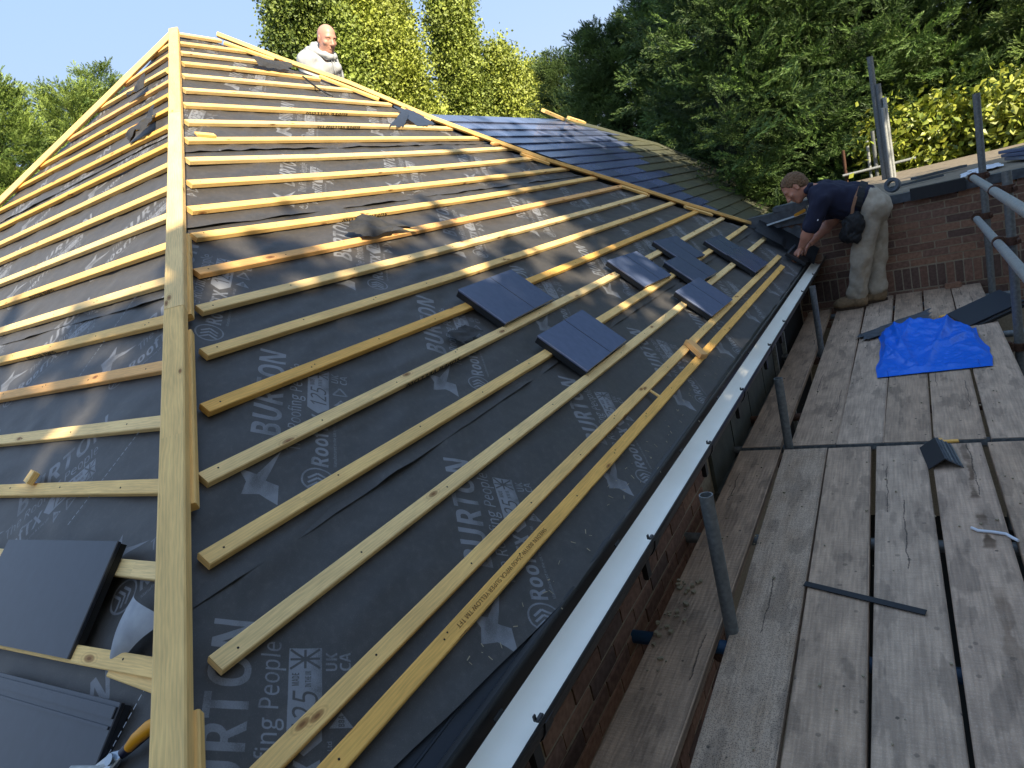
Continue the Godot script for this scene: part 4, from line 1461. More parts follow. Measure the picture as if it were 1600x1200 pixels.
func make_trees() -> void:
	var g := -2.35
	var yellow := [Color(0.085, 0.125, 0.022), Color(0.40, 0.44, 0.065)]
	var pale := [Color(0.075, 0.125, 0.026), Color(0.35, 0.40, 0.065)]
	var row := "poplars behind the roof"
	poplar("broad dark-green poplar at the left of the row, behind the bald man", Vector3(-17.2, g, -19.6), 17.0, 1.75, 101, [Color(0.055, 0.095, 0.022), Color(0.27, 0.33, 0.05)], 44, row)
	poplar("poplar with its sunlit right side tinted yellow, right of the bald man's head", Vector3(-15.6, g, -21.4), 14.2, 1.25, 102, yellow, 38, row)
	poplar("tall slim poplar in the middle of the row, its tip out of the picture", Vector3(-14.4, g, -24.2), 13.9, 0.75, 103, pale, 30, row)
	poplar("pointed poplar right of the tall slim one", Vector3(-13.1, g, -25.0), 10.9, 0.62, 104, yellow, 28, row)
	poplar("rightmost and smallest poplar of the row", Vector3(-12.6, g, -26.6), 10.3, 0.42, 105, yellow, 22, row)
	poplar("low poplar filling the foot of the row behind the slated wing", Vector3(-13.4, g, -23.0), 7.7, 1.7, 106, pale, 36, row)
	poplar("low poplar at the right foot of the row beside the mid-green cypress", Vector3(-11.3, g, -23.6), 6.9, 0.9, 107, pale, 24, row)
	broadleaf("golden_tree", "small golden-yellow tree left of the bald man", Vector3(-11.95, g, -12.4), 8.9, Vector3(0.95, 1.7, 0.95), 108, [Color(0.42, 0.33, 0.02), Color(0.62, 0.50, 0.04)], 620, M.laurel_leaves, M.leaf_laurel, 0.55)
	var dark := [Color(0.010, 0.026, 0.010), Color(0.175, 0.285, 0.06)]  # near-black inside and bright tips carry shade and sun in the tint
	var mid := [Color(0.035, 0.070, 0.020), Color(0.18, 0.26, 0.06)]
	var far_row := "cypresses behind the extension"
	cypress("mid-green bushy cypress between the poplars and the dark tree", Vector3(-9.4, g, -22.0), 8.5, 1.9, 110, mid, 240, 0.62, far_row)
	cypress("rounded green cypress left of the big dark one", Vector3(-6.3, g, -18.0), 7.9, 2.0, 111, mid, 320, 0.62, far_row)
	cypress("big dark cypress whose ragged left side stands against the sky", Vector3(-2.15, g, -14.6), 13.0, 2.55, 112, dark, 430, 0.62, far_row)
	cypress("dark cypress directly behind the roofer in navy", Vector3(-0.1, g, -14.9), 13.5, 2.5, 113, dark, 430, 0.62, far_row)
	cypress("lighter green cypress behind the tall scaffold standard, top right", Vector3(2.1, g, -15.6), 14.0, 2.9, 114, [Color(0.014, 0.034, 0.011), Color(0.21, 0.30, 0.06)], 480, 0.62, far_row)  # lighter tones put sunlight into the colour of this tree
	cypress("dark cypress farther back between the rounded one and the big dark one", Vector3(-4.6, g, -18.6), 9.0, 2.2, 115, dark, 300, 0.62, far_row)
	broadleaf("laurel_shrub", "sunlit yellow-green laurel shrub behind the flat roof", Vector3(0.20, g, -12.5), 4.25, Vector3(0.95, 1.5, 0.7), 116, [Color(0.13, 0.18, 0.02), Color(0.42, 0.43, 0.06)], 900, M.laurel_leaves, M.leaf_laurel, 0.35, "laurels behind the flat roof")
	broadleaf("laurel_shrub", "yellow-green laurel shrub at the right edge behind the stacked slates", Vector3(1.75, g, -12.4), 3.9, Vector3(1.0, 1.4, 0.7), 117, [Color(0.12, 0.17, 0.02), Color(0.38, 0.40, 0.06)], 800, M.laurel_leaves, M.leaf_laurel, 0.35, "laurels behind the flat roof")
	var hedge := [Color(0.075, 0.14, 0.028), Color(0.33, 0.42, 0.08)]
	var lg := "cypresses left of the roof"
	cypress("yellow-green cypress at the left edge of the picture", Vector3(-17.7, g, -8.4), 9.7, 2.2, 120, hedge, 340, 0.62, lg)
	cypress("cypress second from the left edge, with a blunt top", Vector3(-17.9, g, -10.5), 9.7, 1.4, 121, hedge, 280, 0.60, lg)
	cypress("sharp-tipped cypress rising above the left hip", Vector3(-18.1, g, -11.6), 10.2, 1.0, 122, hedge, 220, 0.56, lg)
	cypress("small cypress whose tip just shows above the left hip", Vector3(-18.6, g, -12.7), 9.7, 0.85, 123, hedge, 180, 0.52, lg)
	# trees out of view, placed to shade the lower roof, scaffold and slated wing
	var sh := "unseen trees shading the roof and scaffold"
	var spots := [[7.2, -3.2, 11.6, "slender"], [7.6, -1.0, 8.95, "tall"], [6.2, 1.6, 8.25, "middle"], [5.4, 4.2, 8.25, "broad"], [3.6, 6.6, 8.25, "last"], [4.5, -5.87, 8.5, "outermost"], [10.3, 0.1, 14.3, "narrow"]]
	for i in spots.size():
		var s: Array = spots[i]
		broadleaf("shade_tree", "%s shade tree out of view, placed to shade the roof, %s from the eye" % [s[3], ["first", "second", "third", "fourth", "fifth", "sixth", "seventh"][i]], Vector3(s[0], g, s[1]), s[2] - g, Vector3(1.2, 1.3, 1.2) if i == 5 else Vector3(1.2 if i == 6 else 1.9, (s[2] - g) * 0.42, 1.2 if i == 6 else 1.9), 130 + i, [Color(0.11, 0.16, 0.04), Color(0.28, 0.33, 0.08)], 330 if i == 5 else (1700 if i == 0 or i == 6 else 900), M.big_leaves, M.leaf_poplar, 0.72 if i == 5 else 0.15, sh)  # pale see-through leaves, tinted to pass warm light into the shade


# ---------------------------------------------------------------- loose things on the roof
func slate_tile(label: String, u: float, s: float, wu: float, ws: float, off: float, tilt: float, yaw: float, tone: int) -> void:
	# lies with its head on one batten and its tail near the next
	var c := R3(u + wu / 2, s + ws / 2, off)
	var basis := Basis(Vector3(0, 0, -1), R_N, R_D)          # x along the eaves, y out, z down the slope
	basis = basis * Basis(Vector3.UP, yaw) * Basis(Vector3.RIGHT, tilt)
	var o := thing("roof_tile", label, "roof tile", "loose tiles laid out on the battens", c)
	o.basis = basis.orthonormalized()
	var st := new_st()
	box_st(st, Vector3(wu, 0.010, ws), Vector3(0, 0, 0), 0.002)
	part(o, "body", done(st), M.slate[tone])
	var ed := new_st()
	box_st(ed, Vector3(0.008, 0.030, ws * 0.98), Vector3(-wu / 2 + 0.006, -0.018, 0), 0.002)
	box_st(ed, Vector3(0.008, 0.016, ws * 0.98), Vector3(wu / 2 - 0.006, -0.011, 0), 0.002)
	box_st(ed, Vector3(wu * 0.98, 0.022, 0.010), Vector3(0, -0.015, -ws / 2 + 0.012), 0.002)
	part(o, "interlock", done(ed), M.slate_edge)
	var jo := new_st()
	box_st(jo, Vector3(0.004, 0.0016, ws * 0.995), Vector3(-wu / 2 + wu * 0.565, 0.0050, 0), 0.0004)
	part(o, "joint", done(jo), M.slate_edge)


func cloth_piece(called: String, label: String, category: String, corners: Array, out: Vector3, amp: float, seed_o: float, material: Material, curl := 0.0) -> void:
	var st := new_st()
	var c: Vector3 = (corners[0] + corners[1] + corners[2] + corners[3]) / 4.0
	var f := func(x, y) -> Vector3:
		var rag := Vector2(x, y) + Vector2(noise_b.get_noise_2d(y * 4 + seed_o, 3), noise_b.get_noise_2d(x * 4 + seed_o, 8)) * 0.09
		var p: Vector3 = (corners[0] as Vector3).lerp(corners[1], rag.x).lerp((corners[3] as Vector3).lerp(corners[2], rag.x), rag.y)
		return p - c + out * (amp * 0.6 * (0.35 + 0.9 * noise_b.get_noise_2d(x * 1.3 + seed_o, y * 1.0) + 0.5 * sin(PI * x) * y) + curl * x * x)
	single(called, label, category, grid_mesh(18, 12, f, func(x, y): return Vector2(x, y)), material, Transform3D(Basis(), c))


func offcut(label: String, at: Vector3, x: Vector3, y: Vector3, size: Vector3) -> void:
	var b := Basis(x.normalized(), y.normalized(), x.cross(y).normalized()).orthonormalized()
	single("wood_offcut", label, "wood offcut", box_mesh(size, 0.002, Vector2(rng.randf() * 2, rng.randf())), M.wood[rng.randi() % 4], Transform3D(b, at))


func make_roof_items() -> void:
	slate_tile("large blue-grey tile hung on the battens, upper of the two nearest the middle", 2.41, 3.277, 0.50, 0.270, 0.026, 0.055, 0.015, 2)
	slate_tile("large blue-grey tile, lower and nearest of all those on the long slope", 2.45, 3.692, 0.50, 0.268, 0.026, 0.055, 0.01, 3)
	slate_tile("pale tile left of the dark pair, its long joint running down the slope", 3.79, 3.482, 0.47, 0.285, 0.026, 0.055, -0.06, 3)
	slate_tile("pale tile nearest the two lowest battens, below the dark pair", 3.945, 3.908, 0.52, 0.268, 0.026, 0.055, -0.03, 3)
	slate_tile("dark tile, upper one of the overlapping pair in the middle of the group", 4.68, 3.495, 0.46, 0.27, 0.026, 0.05, -0.10, 1)
	slate_tile("dark tile, lower one of the overlapping pair in the middle of the group", 4.36, 3.688, 0.50, 0.265, 0.030, 0.05, -0.04, 1)
	slate_tile("dark tile at the right of the group, upper of two, below the far hip", 5.46, 3.694, 0.46, 0.26, 0.026, 0.05, -0.06, 0)
	slate_tile("dark tile at the right of the group touching the second lowest batten", 5.42, 3.905, 0.50, 0.265, 0.028, 0.05, -0.03, 0)
	# the two big ones beside the eye on the short slope
	for q in [["large dark tile lying across the lowest battens at the bottom left, upper one", -2.54, 3.632, 0.60, 0.272, 0.020, 0.04, 0.03], ["large dark tile with stepped head at the bottom left corner, lower one", -2.80, 3.955, 0.62, 0.27, -0.004, 0.02, 0.03]]:
		var c := L3(q[1] + q[3] / 2, q[2] + q[4] / 2, q[5])
		var o := thing("roof_tile", q[0], "roof tile", "tiles on the short slope", c)
		o.basis = Basis(Vector3(1, 0, 0), L_N, L_D).orthonormalized() * Basis(Vector3.UP, q[7]) * Basis(Vector3.RIGHT, q[6])
		part(o, "body", box_mesh(Vector3(q[3], 0.011, q[4]), 0.002), M.slate_own_tone)
		var st := new_st()
		box_st(st, Vector3(q[3] * 0.99, 0.007, 0.022), Vector3(0, 0.007, -q[4] / 2 + 0.020), 0.0015)
		box_st(st, Vector3(q[3] * 0.985, 0.004, 0.006), Vector3(0, 0.0072, -q[4] / 2 + 0.048), 0.001)
		box_st(st, Vector3(0.009, 0.018, q[4] * 0.98), Vector3(q[3] / 2 - 0.006, -0.012, 0), 0.001)
		if q[5] < 0.01:
			part(o, "head_ribs", done(st), M.slate_own_tone)
		else:
			var s3 := new_st()
			box_st(s3, Vector3(0.008, 0.018, q[4] * 0.98), Vector3(q[3] / 2 - 0.006, -0.0125, 0), 0.001)
			part(o, "interlock", done(s3), M.slate_edge)
	# torn pieces of underlay
	cloth_piece("underlay_scrap", "ragged dark scrap of underlay just under the top of the far hip", "underlay scrap", [R3(3.70, 0.44, 0.02), R3(4.02, 0.46, 0.03), R3(3.92, 0.64, 0.03), R3(3.64, 0.60, 0.01)], R_N, 0.05, 3.0, M.black_cloth)
	cloth_piece("underlay_scrap", "curled strip of torn underlay lying over a batten in the middle of the long slope", "underlay scrap", [R3(2.34, 2.66, 0.012), R3(2.50, 2.60, 0.03), R3(2.76, 2.77, 0.02), R3(2.38, 2.76, 0.012)], R_N, 0.045, 7.0, M.black_cloth)
	cloth_piece("underlay_scrap", "small brown-black felt patch just left of the upper middle tile", "underlay scrap", [R3(2.10, 3.455, 0.0), R3(2.23, 3.455, 0.004), R3(2.29, 3.52, 0.0), R3(2.12, 3.53, -0.004)], R_N, 0.012, 11.0, M.black_cloth)
	cloth_piece("underlay_flap", "grey flap of underlay pulled over a batten high on the short slope", "underlay scrap", [L3(0.06, 0.66, 0.012), L3(-0.10, 0.53, 0.03), L3(-0.27, 0.80, 0.04), L3(-0.02, 0.74, 0.01)], L_N, 0.05, 15.0, M.black_cloth)
	cloth_piece("underlay_flap", "printed grey flap of underlay folded over a batten half-way up the short slope", "underlay scrap", [L3(-0.46, 1.29, 0.012), L3(-0.66, 1.13, 0.03), L3(-0.84, 1.38, 0.04), L3(-0.58, 1.38, 0.01)], L_N, 0.05, 19.0, M.black_cloth)
	# the pale underside of a flap turned back beside the hip
	var q0 := L3(-2.66, 3.72, -0.01)
	var curl := func(x, y) -> Vector3:
		var a := L3(-2.650, 3.735, -0.004).lerp(L3(-2.84, 3.775, 0.006), x)
		var b := L3(-2.668, 3.884, -0.016).lerp(L3(-2.72, 3.876, -0.004), x)
		var p := a.lerp(b, y)
		return p + L_N * (0.030 * sin(PI * x) * (1.0 - 0.4 * y) + 0.012 * sin(PI * y)) - q0
	single("underlay_flap", "pale underside of an underlay flap curled back beside the hip near the bottom left", "underlay scrap", grid_mesh(16, 16, curl, func(x, y): return Vector2(x, y)), M.felt_back, Transform3D(Basis(), q0))
	# dark slates tucked under the far hip
	for q in [["triangular cut slate leaning under the far hip, left of its pair", [R3(4.02, 1.51, 0.0), R3(4.40, 1.32, 0.05), R3(4.43, 1.36, 0.05), R3(4.18, 1.52, 0.0)]], ["cut slate tucked under the far hip batten, right of its pair", [R3(4.42, 1.20, 0.03), R3(4.58, 1.30, 0.03), R3(4.60, 1.50, 0.02), R3(4.36, 1.51, 0.0)]]]:
		cloth_piece("cut_slate", q[0], "slate", q[1], R_N, 0.002, 2.0, M.slate_own_tone)
	var cb := []
	for p in [[3.97, 0.69, 0.014], [3.94, 0.80, 0.012], [3.935, 0.90, 0.004], [3.95, 0.97, 0.0], [3.97, 1.005, 0.0]]:
		cb.append(R3(p[0], p[1], p[2]))
	single("black_cable", "short black cable hanging over the top battens below the bald man", "cable", tube_mesh(cb, 0.006, 8), M.slate_edge)
	# offcuts of batten
	offcut("small batten block straddling the two lowest battens", R3(3.345, 4.232, 0.016), Vector3(0, 0, -1) + R_D * 0.55, R_N, Vector3(0.055, 0.028, 0.13))
	offcut("thin sliver of wood between the two lowest battens", R3(2.67, 4.236, -0.002), R_D, R_N, Vector3(0.062, 0.006, 0.014))
	offcut("wood chip lying on a batten on the short slope at the left", L3(-1.80, 3.435, 0.012), Vector3(1, 0, 0.3), L_N, Vector3(0.075, 0.02, 0.04))
	offcut("short batten end resting by the far hip on the upper battens", R3(5.02, 1.845, 0.010), Vector3(0, 0, -1), R_N, Vector3(0.14, 0.02, 0.03))
	offcut("wedge of wood on a batten near the near hip, upper part", R3(2.38, 1.655, 0.008), Vector3(0, 0, -1) + R_D * 0.2, R_N, Vector3(0.10, 0.012, 0.03))
	# splinters and crumbs along the eaves
	var sp := new_st()
	for i in 70:
		var u := rng.randf_range(0.8, 3.6)
		var s := 4.33 + absf(rng.randfn(0, 0.05))
		var b := Basis(R_D, R_N, Vector3(0, 0, -1)).rotated(R_N, rng.randf() * TAU)
		box_st(sp, Vector3(rng.randf_range(0.001, 0.003), 0.0015, rng.randf_range(0.002, 0.018)), Vector3.ZERO, 0.0004, Transform3D(b, R3(u, s, -0.014)))
	var chips := single("wood_splinters", "pale splinters and crumbs of wood below the lowest batten", "splinters", done(sp), M.pebble)
	chips.set_meta("kind", "stuff")
	# pincers at the bottom left
	var pl := thing("pincers", "cutting pliers with yellow and dark blue grips at the bottom left beside the hip", "pliers", "", L3(-2.875, 4.025, -0.004))
	var o0 := pl.position
	var P := func(v: float, s: float, off: float) -> Vector3: return L3(v, s, off) - o0
	var gp := new_st()
	sweep(gp, ring(0.0125, 12), taper(frames_on([P.call(-2.885, 4.012, 0.004), P.call(-2.91, 3.992, 0.012), P.call(-2.94, 3.969, 0.016), P.call(-2.962, 3.952, 0.016)], L_N), [0.75, 1.0, 1.1, 0.8]), Vector2.ZERO, true)
	part(pl, "yellow_grip", done(gp), M.yellow)
	var gb := new_st()
	sweep(gb, ring(0.0105, 12), taper(frames_on([P.call(-2.866, 4.026, 0.0), P.call(-2.885, 4.006, 0.0), P.call(-2.92, 3.978, 0.004), P.call(-2.950, 3.957, 0.008)], L_N), [0.9, 1.15, 1.2, 0.7]), Vector2.ZERO, true)
	part(pl, "navy_grip", done(gb), M.navy_grip)
	var jaw := new_st()
	sweep(jaw, bar(0.030, 0.014, 0.003), taper(frames_on([P.call(-2.868, 4.026, 0.006), P.call(-2.850, 4.040, 0.008), P.call(-2.825, 4.056, 0.006), P.call(-2.80, 4.066, 0.003)], L_N), [0.6, 1.15, 1.0, 0.55]))
	sweep(jaw, ring(0.011, 12), [Transform3D(Basis.looking_at(L_N, Vector3.RIGHT), P.call(-2.850, 4.040, -0.004)), Transform3D(Basis.looking_at(L_N, Vector3.RIGHT), P.call(-2.850, 4.040, 0.013))], Vector2.ZERO, true)
	part(pl, "jaws", done(jaw), M.chrome)
	var low := new_st()
	sweep(low, ring(0.008, 10), taper(frames_on([P.call(-2.84, 4.05, 0.0), P.call(-2.81, 4.064, 0.0), P.call(-2.76, 4.074, 0.0), P.call(-2.72, 4.08, 0.0)], L_N), [1.0, 1.0, 1.1, 0.8]), Vector2.ZERO, true)
	part(pl, "handle", done(low), M.steel)
	# rubbery flashing curled along the abutment, and the black eaves piece under the roofer's hands
	var fl := func(x, y) -> Vector3:
		var s := lerpf(3.86, 4.50, y)
		var far := 7.17
		var wv: float = 0.035 * sin(y * 5.0 + 1.0) * (1.0 - y)
		var u := lerpf(6.86 - wv * 1.5, far, x)
		var lift: float = 0.012 + 0.10 * x * x + (0.055 * (1.0 - y) * (0.5 + 0.5 * sin(x * 5.0)) if y < 0.5 else 0.0)
		return R3(u, s - 0.05 * x, lift) - R3(7.0, 4.1)
	single("flashing_strip", "black rubbery flashing strip curling up against the brick extension", "flashing", grid_mesh(14, 26, fl, func(x, y): return Vector2(x, y)), M.slate_edge, Transform3D(Basis(), R3(7.0, 4.1)))
	var ep := thing("eaves_piece", "black moulded eaves piece under the roofer's hands at the end of the gutter", "eaves piece", "", R3(6.86, 4.33, 0.02))
	ep.basis = Basis(Vector3(0, 0, -1), R_N, R_D).orthonormalized()
	part(ep, "body", box_mesh(Vector3(0.52, 0.030, 0.20), 0.005), M.slate_edge)
	part(ep, "raised_rim", box_mesh(Vector3(0.50, 0.020, 0.018), 0.003), M.lead, Transform3D(Basis(), Vector3(0, 0.024, -0.085)))


func taper(fr: Array, k: Array) -> Array:
	for i in fr.size():
		fr[i] = fr[i] * Transform3D(Basis().scaled(Vector3(k[i], k[i], 1)), Vector3.ZERO)
	return fr


# ---------------------------------------------------------------- things lying on the boards
func make_deck_items() -> void:
	var y := 0.0
	# blue sheet, bunched at its far side
	var cor := [Vector3(-0.27, 0, -5.72), Vector3(0.315, 0, -5.55), Vector3(0.345, 0, -4.62), Vector3(-0.285, 0, -4.57)]
	var cell_n := FastNoiseLite.new()
	cell_n.seed = 5
	cell_n.noise_type = FastNoiseLite.TYPE_CELLULAR
	cell_n.frequency = 1.0
	cell_n.cellular_return_type = FastNoiseLite.RETURN_DISTANCE2_SUB
	var tf := func(a, b) -> Vector3:
		var p: Vector3 = (cor[0] as Vector3).lerp(cor[1], a).lerp((cor[3] as Vector3).lerp(cor[2], a), b)
		var rag: float = noise_b.get_noise_2d(b * 1.7 + 4.0, a * 1.5)
		p.x += 0.035 * rag * (1.0 if a < 0.1 or a > 0.9 else 0.3)
		p.z += 0.10 * noise_b.get_noise_2d(a * 3.2 + 20, b)  * (1.0 - b)
		var rid := 0.0
		for q in [[0.15, 0.0, 0.36, 0.95, 0.05], [0.75, 0.0, 0.42, 0.98, 0.06], [0.98, 0.25, 0.50, 0.62, 0.04], [0.02, 0.35, 0.30, 0.85, 0.05], [0.35, 0.0, 0.22, 0.5, 0.045], [0.97, 0.7, 0.7, 0.5, 0.03]]:
			var A := Vector2(q[0], q[1])
			var B := Vector2(q[2], q[3])
			var t := clampf((Vector2(a, b) - A).dot(B - A) / (B - A).length_squared(), 0, 1)
			var d := (Vector2(a, b) - A.lerp(B, t)).length()
			rid += q[4] * exp(-pow(d / 0.04, 1.3)) * (1.0 - 0.5 * t)
		var h := 0.006 + rid * 0.7 + 0.13 * pow(1.0 - b, 2.0) * (0.85 + 0.25 * noise_a.get_noise_2d(a * 1.2, 2.0)) * sin(PI * clampf(a * 0.9 + 0.08, 0, 1)) + 0.014 * absf(noise_b.get_noise_2d(a * 1.6 + 5 + b, b * 1.6))
		h += 0.034 * maxf(0.0, 0.75 + cell_n.get_noise_2d(a * 3.2, b * 4.2)) + 0.018 * (0.75 + cell_n.get_noise_2d(a * 6.0 + 9.0, b * 8.0 + a * 3.0))
		if b < 0.06:
			h *= b / 0.06
		h *= clampf(minf(a, 1.0 - a) * 14.0, 0.12, 1.0) * clampf((1.0 - b) * 16.0, 0.12, 1.0)
		p.y = h + 0.004
		return p
	single("blue_sheet", "crumpled bright blue plastic sheet lying on the boards", "plastic sheet", grid_mesh(110, 110, tf, func(a, b): return Vector2(a, b)), M.tarp)
	cloth_piece("felt_sheet", "flat grey offcut sheet lying behind the blue sheet at its left", "sheet", [Vector3(-0.44, 0.012, -5.70), Vector3(0.07, 0.05, -6.15), Vector3(0.06, 0.03, -5.90), Vector3(-0.36, 0.010, -5.52)], Vector3.UP, 0.015, 31.0, M.lead)
	single("wood_offcut", "yellow scrap of wood just behind the blue sheet", "wood offcut", box_mesh(Vector3(0.09, 0.02, 0.05), 0.003), M.wood[4], Transform3D(Basis(Vector3.UP, 0.4), Vector3(0.165, 0.035, -5.88)))
	# dark slab propped behind the sheet
	var sl := thing("dark_slab", "dark slab propped up at the right behind the blue sheet", "slab", "", Vector3(0.40, 0.07, -5.84))
	sl.basis = Basis(Vector3.UP, 0.42) * Basis(Vector3.BACK, 0.26) * Basis(Vector3.RIGHT, 0.20)
	part(sl, "slab_face", box_mesh(Vector3(0.40, 0.016, 0.27), 0.003), M.tray)
	part(sl, "slab_edge", box_mesh(Vector3(0.39, 0.022, 0.02), 0.003), M.slate_edge, Transform3D(Basis(), Vector3(0, -0.018, 0.15)))
	single("brick_block", "orange-brown block lying against the soldier course at the far right", "block", box_mesh(Vector3(0.125, 0.045, 0.05), 0.006), M.bricks[2], Transform3D(Basis(Vector3.UP, 0.1), Vector3(0.27, 0.025, -7.09)))
	# ribbed dry-ridge piece: two slopes meeting at a ridge
	var rt := thing("ribbed_ridge_piece", "small dark ribbed ridge piece standing like a tent on the stained board", "roof fitting", "", Vector3(0.018, 0.0, -3.30))
	rt.basis = Basis(Vector3.UP, 0.12)
	for s in [-1.0, 1.0]:
		var st := new_st()
		box_st(st, Vector3(0.075, 0.004, 0.25), Vector3(0.036 * s, 0.026, 0), 0.001, Transform3D(Basis(), Vector3.ZERO))
		var tr := Transform3D(Basis(Vector3.BACK, -0.62 * s), Vector3(0.032 * s, 0.025, 0))
		st = new_st()
		box_st(st, Vector3(0.082, 0.004, 0.25), Vector3.ZERO, 0.001, tr)
		part(rt, "slope", done(st), M.slate_edge if s < 0 else M.lead)
		if s > 0:
			for k in 4:
				var rb := new_st()
				box_st(rb, Vector3(0.007, 0.006, 0.248), Vector3(-0.030 + 0.020 * k, 0.004, 0), 0.0015, tr)
				part(rt, "rib", done(rb), M.steel_dark if k % 2 else M.lead)
	single("black_strip", "thin black strip lying across two boards in the foreground", "strip", box_mesh(Vector3(0.385, 0.004, 0.022), 0.001), M.slate_edge, Transform3D(Basis(Vector3.UP, -0.31) * Basis(Vector3.RIGHT, 0.2), Vector3(-0.254, 0.006, -2.148)))
	var wp := []
	for q in [[0.086, -2.64], [0.105, -2.62], [0.15, -2.612], [0.185, -2.60], [0.20, -2.575], [0.215, -2.555]]:
		wp.append(Vector3(q[0], 0.006, q[1]))
	single("grey_cable", "short bent piece of pale grey cable on the stained board", "cable", tube_mesh(wp, 0.0055, 8), M.white)
	var chip := new_st()
	box_st(chip, Vector3(0.085, 0.008, 0.022), Vector3.ZERO, 0.002)
	box_st(chip, Vector3(0.03, 0.012, 0.03), Vector3(-0.035, 0.003, -0.01), 0.002)
	single("wood_offcut", "split sliver of yellow wood by the ribbed ridge piece where the bays meet", "wood offcut", done(chip), M.wood[4], Transform3D(Basis(Vector3.UP, 0.08), Vector3(0.055, 0.006, -3.475)))
	# crumbs of mortar, one thing nobody could count
	var st := new_st()
	for i in 220:
		var r := rng.randf_range(0.0015, 0.006)
		box_st(st, Vector3(r * 1.6, r, r * 1.2), Vector3.ZERO, 0.0005, Transform3D(Basis(Vector3.UP, rng.randf() * TAU), Vector3(rng.randf_range(-0.88, 0.42), 0.003, rng.randf_range(-7.0, -1.0))))
	for i in 40:
		var r := rng.randf_range(0.004, 0.011)
		box_st(st, Vector3(r * 1.6, r, r * 1.2), Vector3.ZERO, 0.001, Transform3D(Basis(Vector3.UP, rng.randf() * TAU), Vector3(rng.randf_range(-0.89, -0.80), 0.004, rng.randf_range(-2.2, -1.7))))
	var o := single("mortar_crumbs", "crumbs of mortar and grit scattered over the boards", "debris", done(st), M.pebble)
	o.set_meta("kind", "stuff")


